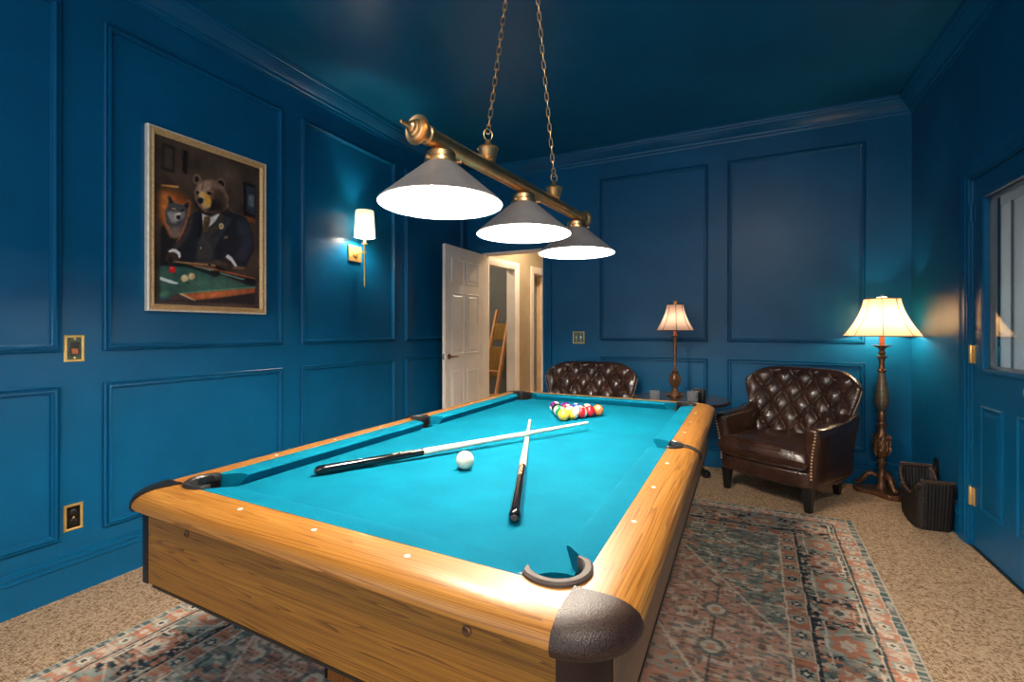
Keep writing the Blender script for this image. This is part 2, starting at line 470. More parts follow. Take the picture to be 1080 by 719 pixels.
m = MB(); m.box((.021, -GY0-.028, GZ0), (.04, -GY0, GZ1)).box((.021, -GY1, GZ0), (.04, -GY1+.028, GZ1)).box((.021, -GY1, GZ0), (.04, -GY0, GZ0+.02)).box((.021, -GY1, GZ1-.02), (.04, -GY0, GZ1)); m.build('outer_glazing_frame', 'white_paint', dr, smooth=False)
for z, mt in ((.22, 'brass_bright'), (1.01, 'brass_bright'), (1.80, 'wall')):
    m = MB(); m.lathe([(.008, 0), (.009, .002), (.009, .098), (.008, .1)], 14, T(-.008, .010, z)); m.lathe([(.0, 0), (.006, .003), (.007, .008), (.004, .010)], 12, T(-.008, .010, z+.099))
    m.box((-.003, -.02, z), (.002, .006, z+.1)); m.box((-.013, .012, z), (-.009, .034, z+.1))
    h = m.build('hinge', mt, dr)
m = MB(); m.lathe([(.03, 0), (.03, .004), (.013, .008), (.010, .03), (.022, .036), (.027, .05), (.022, .062), (0, .066)], 24, T(0, -.665, .93-.008) @ RY(-PI/2)); m.build('knob', 'brass_bright', dr)
m = MB(); m.box((XR-.005, RY0, 0), (XR+.10, RY1, .007)); trim(m, 'dark threshold under the glazed door', 'black')

# outside, beyond the glass: pale porch wall
m = MB(); m.box((XR+1.3, .2, -.1), (XR+1.4, 10.2, 3.2))
for k in range(40): m.box((XR+1.28, .3+k*.25, -.1), (XR+1.30, .3+k*.25+.04, 3.2))
struct(m.build('wall_porch', 'siding', smooth=False), 'pale porch siding outside the glazed door')
m = MB(); m.box((XR+.12, .2, 2.5), (XR+1.4, 10.2, 2.6)).box((XR+.12, .1, -.1), (XR+1.4, .2, 2.6)); struct(m.build('porch_light_block', 'siding', smooth=False), 'added porch roof and end wall that darken the porch')  # added to keep sky light off the porch seen through the glass
m = MB(); m.box((XR+.12, .2, -.12), (XR+1.4, 10.2, -.02)); struct(m.build('porch_floor', 'siding', smooth=False), 'pale porch floor')

# ---- hall beyond the back doorway (its left wall runs off at seven degrees)
HA = Vector((-2.80, YB+.12, 0)); hd = Vector((.121, .9927, 0)); hn = Vector((.9927, -.121, 0))
HM = Matrix(((hd.x, -hn.x, 0, HA.x), (hd.y, -hn.y, 0, HA.y), (0, 0, 1, 0), (0, 0, 0, 1)))   # local x along the wall, local y away from the hall
HH = 2.62
o1, o2 = .43, .43+.62            # first doorway
q1, q2 = 1.52, 1.52+.72          # second doorway
m = MB()
m.box((0, 0, 0), (o1, .12, HH), HM).box((o1, 0, 2.03), (o2, .12, HH), HM).box((o2, 0, 0), (q1, .12, HH), HM).box((q1, 0, 2.03), (q2, .12, HH), HM).box((q2, 0, 0), (2.7, .12, HH), HM)
struct(m.build('wall_hall', 'hall_paint', smooth=False), 'taupe hallway wall beyond the doorway')
m = MB(); m.box((-1.62, YB+.12, 0), (-1.5, YB+2.9, HH)); struct(m.build('wall_hall_right', 'hall_paint', smooth=False), 'taupe right wall of the hallway')
m = MB(); m.box((-2.9, YB+2.75, 0), (-1.5, YB+2.87, HH)); struct(m.build('wall_hall_end', 'hall_paint', smooth=False), 'taupe end wall of the hallway')
m = MB(); m.box((-4.4, YB+.12, HH), (-1.5, YB+2.9, HH+.06)); struct(m.build('ceiling_hall', 'hall_paint', smooth=False), 'hallway ceiling')
def hcas(a, b):
    P = [HM @ Vector(p) for p in ((a, 0, 0), (a, 0, 2.03), (b, 0, 2.03), (b, 0, 0))]
    m = MB(); sweep_poly(m, P, tuple(hn), [(o*.8, h*.9) for o, h in CAS], False)
    m.box((a-.001, -.004, 0), (a+.016, .13, 2.03), HM).box((b-.016, -.004, 0), (b+.001, .13, 2.03), HM).box((a, -.004, 2.014), (b, .13, 2.031), HM)
    trim(m, 'cream casing of a doorway off the hall', 'white_paint')
hcas(o1, o2); hcas(q1, q2)
m = MB(); m.box((-4.0, YB+1.95, 0), (-2.72, YB+2.0, HH)).box((-4.0, YB+.12, 0), (-3.95, YB+2.0, HH))
m.box((-4.0, YB+.0, 0), (-2.9, YB+.12, HH))
struct(m.build('wall_side_room', 'grey_paint', smooth=False), 'grey walls of the side room with the ladder')
m = MB(); m.box((-4.0, YB, -.1), (XL-.12, YB+2.9, 0)); struct(m.build('floor_side_room', 'carpet', smooth=False), 'carpet of the side rooms')
m = MB(); m.box((-3.6, YB+2.03, 0), (-2.62, YB+2.06, HH)).box((-3.6, YB+2.06, 0), (-3.55, YB+2.9, HH)).box((-3.6, YB+2.84, 0), (-2.58, YB+2.9, HH))
struct(m.build('wall_bathroom', 'tile', smooth=False), 'tan tiled bathroom walls')
t = thing('bathtub', 'white bathtub glimpsed through the far doorway off the hall', 'bathtub', (-3.1, YB+2.45, 0))
m = MB(); m.box((-.42, -.34, 0), (.30, .34, .5)); m.build('tub_body', 'enamel', t, bevel=.03)
m = MB(); m.box((-.43, -.35, .5), (.31, .35, .54)); m.build('tub_rim', 'enamel', t, bevel=.012)
m = MB(); m.tube([(-.42, .335, 1.62), (.34, .335, 1.62)], .012, 10)
m.build('shower_rail', 'enamel', t)

# ------------------------------------------------------------------ rug (colours woven in)
def vnoise(rs, H, W, ch, cw):
    a = rs.rand(int(ch)+2, int(cw)+2)
    y = np.linspace(0, ch-1e-6, H)[:, None]; x = np.linspace(0, cw-1e-6, W)[None, :]
    yi = y.astype(int); xi = x.astype(int); fy = y-yi; fx = x-xi
    fy = fy*fy*(3-2*fy); fx = fx*fx*(3-2*fx)
    return (a[yi, xi]*(1-fx)+a[yi, xi+1]*fx)*(1-fy)+(a[yi+1, xi]*(1-fx)+a[yi+1, xi+1]*fx)*fy
def L3(*c): return np.array(lin(c)[:3])
def rug_image(W, Ln, step):
    rs = np.random.RandomState(5)
    nx, ny = int(W/step)+1, int(Ln/step)+1
    X = np.linspace(0, W, nx)[None, :]*np.ones((ny, 1)); Y = np.linspace(0, Ln, ny)[:, None]*np.ones((1, nx))
    dx = np.minimum(X, W-X); dy = np.minimum(Y, Ln-Y)
    d = np.minimum(dx, dy); s = np.where(dx < dy, Y, X)
    wob = (vnoise(rs, ny, nx, Ln*16, W*16)-.5)*.008
    d = d+wob*(d > .02)
    navy, teal, rust, cream, sage, brown = L3(48, 58, 66), L3(84, 104, 104), L3(206, 138, 108), L3(228, 212, 188), L3(160, 168, 154), L3(196, 150, 128)
    img = np.zeros((ny, nx, 3)); img[:] = brown
    n1 = vnoise(rs, ny, nx, Ln*58, W*44); n2 = vnoise(rs, ny, nx, Ln*40, W*30); n3 = vnoise(rs, ny, nx, Ln*80, W*60); n4 = vnoise(rs, ny, nx, Ln*22, W*16)
    def put(mask, c, a=1.0):
        mk = (mask*a)[..., None] if mask.dtype != bool else (mask.astype(float)*a)[..., None]
        img[:] = img*(1-mk)+c*mk
    def ros(S, D, sp, r, cin, cout, cc, msk, elong=1.0):
        ph = (S/sp+.5) % 1-.5
        ang = np.arctan2(D, ph*sp/elong)
        R = np.hypot(ph*sp/elong, D)/(1+.18*np.cos(ang*6))
        put((R < r) & msk, cout); put((R < r*.66) & msk, cin); put((R < r*.3) & msk, cc)
    # field
    field = d >= .43
    u = (X-W/2)/(W/2-.43); v = (Y-Ln/2)/(Ln/2-.43)
    put(field & (n2 > .60), cream, .6); put(field & (n1 > .68), teal, .7); put(field & (n3 < .24), rust, .7); put(field & (n1 < .22), navy, .6)
    q = np.abs(u)+np.abs(v)*1.0
    corner = field & (q > 1.28+.05*np.sin(Y*30)*np.cos(X*26))
    put(corner, sage*.8); put(corner & (n1 > .6), cream, .8); put(corner & (n3 > .62), navy, .7); put(corner & (n2 < .3), rust, .7); put(corner & (n4 > .6), teal, .6)
    for k, c in ((1.27, cream), (.72, cream)):
        put(field & (np.abs(q-k) < .007), c, .7)
    med = field & (q < .70); put(med, brown*.8+teal*.2, .8); put(med & (n1 > .58), sage, .8); put(med & (n3 < .36), rust, .8); put(med & (n2 > .66), navy, .6)
    med2 = field & (q < .34); put(med2, navy*.9+teal*.2); put(med2 & (n1 > .55), cream, .7); put(med2 & (n3 > .6), rust, .8)
    ph = (Y/.26+.5) % 1-.5; px = (X/.30+.5) % 1-.5
    R = np.hypot(ph*.26, px*.30); fl = field & (q > .72) & (q < 1.22)
    put(fl & (R < .055), teal, .7); put(fl & (R < .036), cream, .8); put(fl & (R < .016), rust, .9)
    put(fl & (np.abs(px*.3) < .005) & (np.abs(ph) > .2), navy, .7)
    # inner rust band .345-.43
    b = (d >= .345) & (d < .43); put(b, rust*.85); put(b & (n1 > .66), cream, .6); put(b & (n3 < .3), navy, .4)
    ros(s, d-.388, .115, .030, navy, sage, cream, b)
    put((d > .425) & (d < .433), cream, .9); put((d > .336) & (d < .350), navy); put((d > .350) & (d < .355), cream, .8)
    # wide navy band .13-.336
    w = (d >= .125) & (d < .336); put(w, navy); 
    put(w & (n2 > .60), teal, .85); put(w & (n1 > .64), rust, .9); put(w & (n3 > .68), cream, .8); put(w & (n4 < .3), sage*.8, .6)
    ros(s, d-.232, .46, .085, rust, sage, cream, w, 1.25); ros(s+.23, d-.232, .46, .062, cream, rust, teal, w, 1.1)
    t = (s/.46) % 1; zz = np.where(t < .5, np.clip(t*4, 0, 1), np.clip((1-t)*4, 0, 1)); zd = .160+zz*.0
    ctr = .155+.15*np.clip((np.abs(t-.5)*2-.5)*3, 0, 1)
    put(w & (np.abs(d-ctr) < .0045), cream, .95)
    ctr2 = .300-.12*np.clip(((1-np.abs(t-.5)*2)-.62)*4, 0, 1)
    put(w & (np.abs(d-ctr2) < .004), cream, .85)
    vine = .232+.05*np.sin(s*2*PI/.23); put(w & (np.abs(d-vine) < .006) & (n1 > .3), rust, .8)
    put((d > .120) & (d < .132), teal*.6); put((d > .132) & (d < .137), cream, .8)
    # outer rust band .045-.12
    b = (d >= .045) & (d < .12); put(b, rust); put(b & (n1 > .62), cream, .7); put(b & (n3 < .28), brown, .6)
    ros(s, d-.083, .125, .030, cream, sage, navy, b); ros(s+.0625, d-.083, .125, .014, cream, cream, rust, b)
    put((d > .042) & (d < .047), cream, .8)
    # teal guard and cream edge
    b = (d >= .012) & (d < .042); put(b, teal); put(b & (((s/.05) % 1) < .18), cream, .6); put(b & (n1 > .66), cream, .5)
    put(d < .012, cream)
    # wear: streaks along the weft
    st = vnoise(rs, ny, nx, Ln/step/1.6, W*14); st2 = vnoise(rs, ny, nx, Ln*3, W*3)
    wear = np.clip((st-.52)*2.4, 0, 1)*(.25+.5*st2)
    put(wear, L3(204, 184, 160), .9)
    st3 = vnoise(rs, ny, nx, Ln/step/1.4, W*18); put(np.clip((st3-.66)*3, 0, 1), L3(60, 48, 44), .6)
    return img, nx, ny
def colour_grid(name, img, nx, ny, pts, mat, parent=None):
    me = bpy.data.meshes.new(name)
    V = pts.reshape(-1, 3).astype(np.float32)
    i = np.arange(ny-1)[:, None]*nx+np.arange(nx-1)[None, :]
    F = np.stack([i, i+1, i+nx+1, i+nx], -1).reshape(-1, 4).astype(np.int32)
    me.vertices.add(len(V)); me.vertices.foreach_set('co', V.ravel())
    me.loops.add(F.size); me.loops.foreach_set('vertex_index', F.ravel())
    me.polygons.add(len(F)); me.polygons.foreach_set('loop_start', np.arange(0, F.size, 4, dtype=np.int32))
    me.update(calc_edges=True); me.validate()
    ca = me.color_attributes.new('Col', 'FLOAT_COLOR', 'POINT')
    col = np.ones((ny*nx, 4), np.float32); col[:, :3] = img.reshape(-1, 3)
    ca.data.foreach_set('color', col.ravel())
    me.materials.append(M[mat]); o = bpy.data.objects.new(name, me); C.objects.link(o)
    if parent: o.parent = parent
    return o
RW, RL = 2.80, 3.70
img, nx, ny = rug_image(RW, RL, .0052)
gx = np.linspace(0, 1, nx)[None, :]*np.ones((ny, 1)); gy = np.linspace(0, 1, ny)[:, None]*np.ones((1, nx))
c00, c10, c01, c11 = np.array((-2.215, -.16)), np.array((.535, -.20)), np.array((-2.11, 3.43)), np.array((.658, 3.53))
P = (c00*(1-gx)[..., None]+c10*gx[..., None])*(1-gy)[..., None]+(c01*(1-gx)[..., None]+c11*gx[..., None])*gy[..., None]
Z = np.full((ny, nx), .009); Z[0, :] = Z[-1, :] = 0.0015; Z[:, 0] = Z[:, -1] = .0015; Z[1, :] = Z[-2, :] = .007; Z[:, 1] = Z[:, -2] = .007
tag(colour_grid('area_rug', img, nx, ny, np.dstack([P, Z]), 'rug'), 'faded oriental rug in rust, teal and cream under the pool table', 'rug')

# ------------------------------------------------------------------ pool table
TX, TY, TTH = -.747, 1.687, -.0108
pt = thing('pool_table', 'oak pool table with turquoise cloth standing on the patterned rug', 'pool table', (TX, TY, 0), TTH)
A_, B_ = .532, .9975          # inner wood edge
RT, BED = .80, .765
NU, NV = .47, .945            # cushion noses
RWD = .105                    # rail width
# rail profile: (outward from inner edge, z)
RP = [(0, .750), (0, RT), (.045, RT)] + [(.045+.058*math.sin(a), RT-.030+.030*math.cos(a)) for a in np.linspace(.25, PI/2, 6)] + [(.102, .765), (.098, .761), (.088, .759), (.05, .759)]
def rail(stations, off, tf, mat, name, label=None, extra=0.0):
    m = MB(); k = len(RP); v = []; f = []
    for s_ in stations:
        o = off(s_)
        for d, z in RP: v.append(tf(s_, max(d, o if z > .74 or d < .01 else d)+ (extra if d > .01 else 0), z+(extra if z > .79 else 0)))
    n = len(stations)
    for i in range(n-1):
        for q in range(k): f.append((i*k+q, i*k+(q+1) % k, (i+1)*k+(q+1) % k, (i+1)*k+q))
    f.append(tuple(range(k))); f.append(tuple((n-1)*k+q for q in reversed(range(k))))
    m.add(v, f); o = m.build(name, mat, pt, ang=30)
    if label: o['label'] = label
    return o
sv = list(np.linspace(.004, .05, 9))
def side_off(v): return math.sqrt(max(0, .050**2-v*v)) if abs(v) < .0498 else 0
for sg in (-1, 1):
    for e in (-1, 1):
        st = [e*x for x in sv]+[e*.0515, e*.5, e*B_]
        rail(st, lambda v: max(0, side_off(v)), lambda s_, d, z, sg=sg: (sg*(A_+d), s_, z), 'oak_y', 'side_rail')
for e in (-1, 1):
    rail([-A_, 0, A_], lambda v: 0, lambda s_, d, z, e=e: (s_, e*(B_+d), z), 'oak_x', 'end_rail')
def corner(su, sv_, a0, a1, mat, name, label=None, ex=0.0, neck=False):
    m = MB(); k = len(RP); v = []; f = []; n = 12
    for i in range(n+1):
        a = a0+(a1-a0)*i/n
        for d, z in RP:
            dd = d+(ex if d > .05 else 0)
            v.append((su*(A_+dd*math.cos(a)), sv_*(B_+dd*math.sin(a)), z+(ex if z > .78 else (-ex if z < .764 else 0))))
    for i in range(n):
        for q in range(k): f.append((i*k+q, i*k+(q+1) % k, (i+1)*k+(q+1) % k, (i+1)*k+q))
    f.append(tuple(range(k))); f.append(tuple(n*k+q for q in reversed(range(k))))
    m.add(v, f); o = m.build(name, mat, pt, ang=30)
    if label: o['label'] = label
corner(1, -1, 0, PI/2, 'casting', 'corner_casting', 'brown grained corner casting', .004)
corner(-1, -1, 0, 1.27, 'black', 'corner_casting', 'black corner casting', .004)
corner(-1, -1, 1.27, PI/2, 'oak_x', 'rail_corner')
for su in (-1, 1):
    corner(su, 1, 0, PI/2, 'black' if su < 0 else 'oak_y', 'corner_casting' if su < 0 else 'rail_corner', 'black corner casting' if su < 0 else None, .003 if su < 0 else 0)
# cloth bed with pocket bites
bed = []
def arc(cx, cy, r, a0, a1, n=10): return [(cx+r*math.cos(a0+(a1-a0)*i/n), cy+r*math.sin(a0+(a1-a0)*i/n)) for i in range(n+1)]
cu, cv, pr = .485, .953, .052
def bite(cx, cy, a0, a1, r=pr): return arc(cx, cy, r, a0, a1)
a2 = lambda d: math.radians(d)
bed += bite(-cu, -cv, a2(105), a2(-15)); bed += bite(cu, -cv, a2(195), a2(75))
bed += bite(.532, 0, a2(270), a2(90), .05)
bed += bite(cu, cv, a2(285), a2(165)); bed += bite(-cu, cv, a2(15), a2(-105))
bed += bite(-.532, 0, a2(90), a2(-90), .05)
m = MB(); m.extrude(bed, BED-.03, BED); m.build('cloth_bed', 'felt', pt, smooth=False)
# cushions
def cushion(axis, sg, n0, n1, w0, w1):
    """axis 'u': runs along u at v = sg*...; n0,n1 nose ends; w0,w1 ends at the wood"""
    E = B_ if axis == 'u' else A_; Nn = NV if axis == 'u' else NU
    prof = [(E+.004, RT+.0005), (E-.02, RT+.002), (Nn+.012, RT+.0015), (Nn+.003, RT-.0015), (Nn, RT-.006), (Nn+.002, RT-.010), (Nn+.018, BED+.001), (E+.004, BED+.001)]
    m = MB(); v = []; f = []; k = len(prof)
    for a, b in ((n0, w0), (n1, w1)):
        for d, z in prof:
            t = (d-Nn)/(E-Nn); s_ = a+(b-a)*t
            v.append((s_, sg*d, z) if axis == 'u' else (sg*d, s_, z))
    f = [(q, (q+1) % k, k+(q+1) % k, k+q) for q in range(k)]+[tuple(range(k)), tuple(range(2*k-1, k-1, -1))]
    m.add(v, f); m.build('cushion', 'felt', pt, ang=24)
for sg in (-1, 1):
    cushion('u', sg, -.380, .380, -.440, .440)
    for e in (-1, 1): cushion('v', sg, e*.072, e*.862, e*.056, e*.922)
# black facings closing the rail ends at the corner pockets
for su in (-1, 1):
    for e in (-1, 1):
        m = MB(); m.box((min(su*.437, su*.505), min(e*(B_-.002), e*(B_+.001)), BED-.02), (max(su*.437, su*.505), max(e*(B_-.002), e*(B_+.001)), RT+.001))
        m.build('rail_facing', 'black', pt, smooth=False)
        m = MB(); m.box((min(su*(A_-.002), su*(A_+.001)), min(e*.920, e*.972), BED-.02), (max(su*(A_-.002), su*(A_+.001)), max(e*.920, e*.972), RT+.001))
        m.build('rail_facing', 'black', pt, smooth=False)
for su in (-1, 1):
    for e in (-1, 1):
        m = MB(); m.box((min(su*(A_-.003), su*(A_+.001)), min(e*.040, e*.066), BED-.02), (max(su*(A_-.003), su*(A_+.001)), max(e*.040, e*.066), RT+.001))
        m.build('rail_facing', 'black', pt, smooth=False)
# pockets
def pocket(cx, cy, a0, a1, ri, ro, mat, closed_liner=True, side=False):
    m = MB(); n = 26; v = []; f = []
    prof = [(ri, RT-.012), (ri, RT+.004), (ri+.003, RT+.0075), (ro-.004, RT+.0075), (ro, RT+.004), (ro, RT-.004)]
    k = len(prof)
    for i in range(n+1):
        a = a0+(a1-a0)*i/n
        tp = min(1, min(i, n-i)/3.0+.35)
        for r, z in prof:
            rr = ri+(r-ri)*tp
            v.append((cx+rr*math.cos(a), cy+rr*math.sin(a), z))
    for i in range(n):
        for q in range(k): f.append((i*k+q, i*k+(q+1) % k, (i+1)*k+(q+1) % k, (i+1)*k+q))
    f.append(tuple(range(k))); f.append(tuple(n*k+q for q in reversed(range(k))))
    m.add(v, f); o = m.build('pocket', mat, pt, ang=40)
    l = MB(); v = []; f = []
    for i in range(n+1):
        a = a0+(a1-a0)*i/n; c_, s_ = math.cos(a), math.sin(a)
        for r, z in ((ri+.001, RT+.002), (ri+.001, BED-.02), (ri-.008, BED-.10), (ri-.03, BED-.14), (0, BED-.15)): v.append((cx+r*c_, cy+r*s_, z))
    for i in range(n):
        for q in range(4): f.append((i*5+q, (i+1)*5+q, (i+1)*5+q+1, i*5+q+1))
    l.add(v, f); l.build('liner', 'black', o)
    l = MB(); nn = 20
    for r0 in (0,):
        v = []; f = []
        for i in range(nn+1):
            a = a1+(a0+2*PI-a1)*i/nn
            for r, z in ((ri-.001, BED-.002), (ri-.002, BED-.06), (ri-.008, BED-.10), (ri-.03, BED-.14), (0, BED-.15)): v.append((cx+r*math.cos(a), cy+r*math.sin(a), z))
        for i in range(nn):
            for q in range(4): f.append((i*5+q, (i+1)*5+q, (i+1)*5+q+1, i*5+q+1))
    l.add(v, f); l.build('cloth_lip', 'felt', o)
pocket(cu, -cv, a2(-148), a2(58), .0455, .062, 'rubber')
pocket(-cu, -cv, a2(122), a2(328), .0455, .062, 'rim_dark')
pocket(cu, cv, a2(-58), a2(148), .0455, .060, 'rim_dark')
pocket(-cu, cv, a2(32), a2(238), .0455, .060, 'rim_dark')
pocket(.532, 0, a2(-88), a2(88), .044, .054, 'rim_dark')
pocket(-.532, 0, a2(92), a2(268), .044, .054, 'rim_dark')
# straps over the side rails, piping line
for sg in (-1, 1):
    m = MB(); pth = [(sg*(A_+d+.0015), 0, z+(.002 if z > .76 else 0)) for d, z in RP[2:-1] if d >= .045]
    pth = [(sg*(A_+.05), 0, RT+.002)]+pth[1:]
    m.tube(pth, .0065, 8); m.build('rail_strap', 'black', pt)
    for dv, in ((.008,),):
        m = MB(); m.tube([(x, y-.0085, z+.0005) for x, y, z in pth], .0016, 6); m.build('strap_piping', 'trim_brown', pt)
# sights
for i in (-1, 0, 1):
    for e in (-1, 1):
        m = MB(); m.lathe([(.0055, -.002), (.0055, .0008), (0, .001)], 16, T(i*.2353, e*1.035, RT)); m.build('sight', 'pearl', pt)
for i in (-3, -2, -1, 1, 2, 3):
    for e in (-1, 1):
        m = MB(); m.lathe([(.0055, -.002), (.0055, .0008), (0, .001)], 16, T(e*.5627, i*.2353, RT)); m.build('sight', 'pearl', pt)
# skirt
SU, SV, SB = .597, 1.058, .565
m = MB(); m.box((-SU+.031, -SV, SB), (SU-.072, -SV+.02, .762)); m.build('end_apron', 'skirt_x', pt, bevel=.001)
m = MB(); m.box((-SU+.018, SV-.02, SB), (SU-.072, SV, .762)); m.build('end_apron', 'skirt_x', pt, bevel=.001)
m = MB(); m.box((SU-.02, -SV+.055, SB), (SU, SV-.055, .762)); m.build('side_apron', 'skirt_y', pt, bevel=.001)
m = MB(); m.box((-SU, -SV+.031, SB), (-SU+.02, SV-.055, .762)); m.build('side_apron', 'skirt_y', pt, bevel=.001)
def qpost(su, sv_, r, mat):
    m = MB(); q = arc(SU-r, SV-r, r, 0, PI/2, 8); poly = [(SU-r-.0, SV-r-.0)]+q
    poly = [(su*x, sv_*y) for x, y in poly]
    if su*sv_ < 0: poly = poly[::-1]
    m.extrude(poly, SB-.002, .762); m.build('apron_corner', mat, pt, ang=30)
def cpost(w, r=.010):
    poly = [(SU-w, SV-w), (SU, SV-w)]+arc(SU-r, SV-r, r, 0, PI/2, 6)+[(SU-w, SV)]
    m = MB(); m.extrude([(-x-.001, -y-.001) for x, y in poly], SB-.002, .762); m.build('apron_corner', 'black', pt, ang=30)
qpost(1, -1, .072, 'trim_brown'); cpost(.032); qpost(1, 1, .056, 'black'); qpost(-1, 1, .056, 'black')
m = MB(); m.box((-SU+.02, -SV+.02, SB+.05), (SU-.02, SV-.02, SB+.07)); m.build('slate_frame', 'dark_wood', pt, smooth=False)
for sg in (-1, 1):
    m = MB(); m.box((min(sg*(SU-.004), sg*(SU+.002)), -SV+.06, SB-.005), (max(sg*(SU-.004), sg*(SU+.002)), SV-.06, SB+.003)); m.build('edge_strip', 'black', pt, smooth=False)
m = MB(); m.box((-SU+.055, -SV-.002, SB-.004), (SU-.07, -SV+.004, SB+.002)); m.build('edge_strip', 'black', pt, smooth=False)
for u, z in ((-.398, .722), (.374, .722)):
    m = MB(); m.lathe([(.0085, 0), (.0085, .002), (.006, .0035), (.003, .003), (0, .0022)], 18, T(u, -SV, z) @ RX(PI/2)); m.build('bolt_head', 'bronze', pt)
for su in (-1, 1):
    for sv_ in (-1, 1):
        x0, x1 = (-.473, -.29) if su < 0 else (.26, .44); y0, y1 = (-.59, -.41) if sv_ < 0 else (.41, .59)
        m = MB(); m.box((x0, y0, .04), (x1, y1, .64)); lg = m.build('leg', 'oak_z', pt, bevel=.002)
        m = MB(); m.box((x0-.002, y0-.002, .045), (x0+.008, y0+.008, .64)); m.build('edge_strip', 'black', lg, smooth=False)
        m = MB(); m.lathe([(.05, 0), (.055, .006), (.05, .02), (.03, .028), (.02, .04)], 24, T((x0+x1)/2, (y0+y1)/2, .009)); m.build('leveller', 'black', lg)

# ------------------------------------------------------------------ balls
def ballmat(name, col, stripe):
    m, nt, b = newmat(name)
    tc = nt.nodes.new('ShaderNodeTexCoord'); sp = nt.nodes.new('ShaderNodeSeparateXYZ'); nt.links.new(tc.outputs['Object'], sp.inputs[0])
    ivory = (.80, .74, .58, 1)
    n = noise(nt, tc.outputs['Object'], 60, 2)
    cc = ramp(nt, n, [(0, tuple(x*.94 for x in col[:3])+(1,)), (1, col)])
    if stripe:
        az = math_(nt, 'ABSOLUTE', sp.outputs[2]); fac = math_(nt, 'LESS_THAN', az, .0155)
        cc = mixc(nt, fac, ivory, cc)
    if stripe is not None:
        ax = math_(nt, 'ABSOLUTE', sp.outputs[0]); f2 = math_(nt, 'GREATER_THAN', ax, .0268)
        cc = mixc(nt, f2, cc, ivory)
    nt.links.new(cc, b.inputs['Base Color']); setup(b, None, .12, coat=.5)
    return m
BC = dict(yellow=(.86, .52, .06, 1), blue=(.01, .06, .36, 1), red=(.55, .008, .012, 1), purple=(.14, .01, .16, 1), orange=(.85, .22, .05, 1), green=(.01, .22, .06, 1), maroon=(.26, .012, .012, 1), black=(.01, .01, .01, 1))
c_, s_ = math.cos(TTH), math.sin(TTH)
y0 = Vector((-.744, 2.088)); va = Vector((.487, .872)); vb = Vector((-.515, .857)); DB = .0576
layout = {(0,0):('yellow',0),(1,0):('yellow',1),(2,0):('red',1),(3,0):('red',0),(4,0):('orange',0),
          (0,1):('green',0),(0,2):('green',1),(0,3):('black',0),(0,4):('purple',1),
          (1,1):('orange',1),(2,1):('blue',1),(3,1):('maroon',1),
          (1,2):('maroon',0),(2,2):('blue',0),(1,3):('purple',0)}
where = {(0,0):'at the near left corner of the rack',(4,0):'at the right end of the rack',(0,4):'at the back left corner of the rack'}
names = {0:'solid', 1:'striped'}
rb = random.Random(7)
for (i, j), (cn, st) in layout.items():
    mn = '%s_%s_ball' % (cn, names[st])
    if mn not in M: M[mn] = ballmat(mn, BC[cn], st)
    p = y0+va*(i*DB)+vb*(j*DB)
    m = MB(); m.sphere((0, 0, 0), .0286, 28, 18)
    o = m.build('pool_ball', mn, ang=60, loc=(p.x, p.y, BED+.0286))
    o.rotation_euler = (rb.uniform(.5, 2.5), rb.uniform(0, 3), rb.uniform(0, 6))
    if (cn, st) == ('red', 1): o.rotation_euler = (0, PI/2+.1, .45)
    if (cn, st) == ('yellow', 1): o.rotation_euler = (.3, 1.2, .2)
    if (cn, st) == ('orange', 0): o.rotation_euler = (0, -.7, -1.2)
    w = where.get((i, j), 'racked on the turquoise cloth')
    lab = '%s %s pool ball %s' % (names[st], cn, w)
    if st and cn != 'black': lab = 'white pool ball with %s stripe %s' % (cn, w)
    tag(o, lab, 'ball', 'racked pool balls')
M['cue_ball'] = ballmat('cue_ball', (.84, .78, .62, 1), None)
m = MB(); m.sphere((0,0,0), .0286, 32, 20)
tag(m.build('cue_ball', 'cue_ball', ang=60, loc=(-.762, 1.226, BED+.0286)), 'plain ivory cue ball alone between the two cue sticks', 'ball')

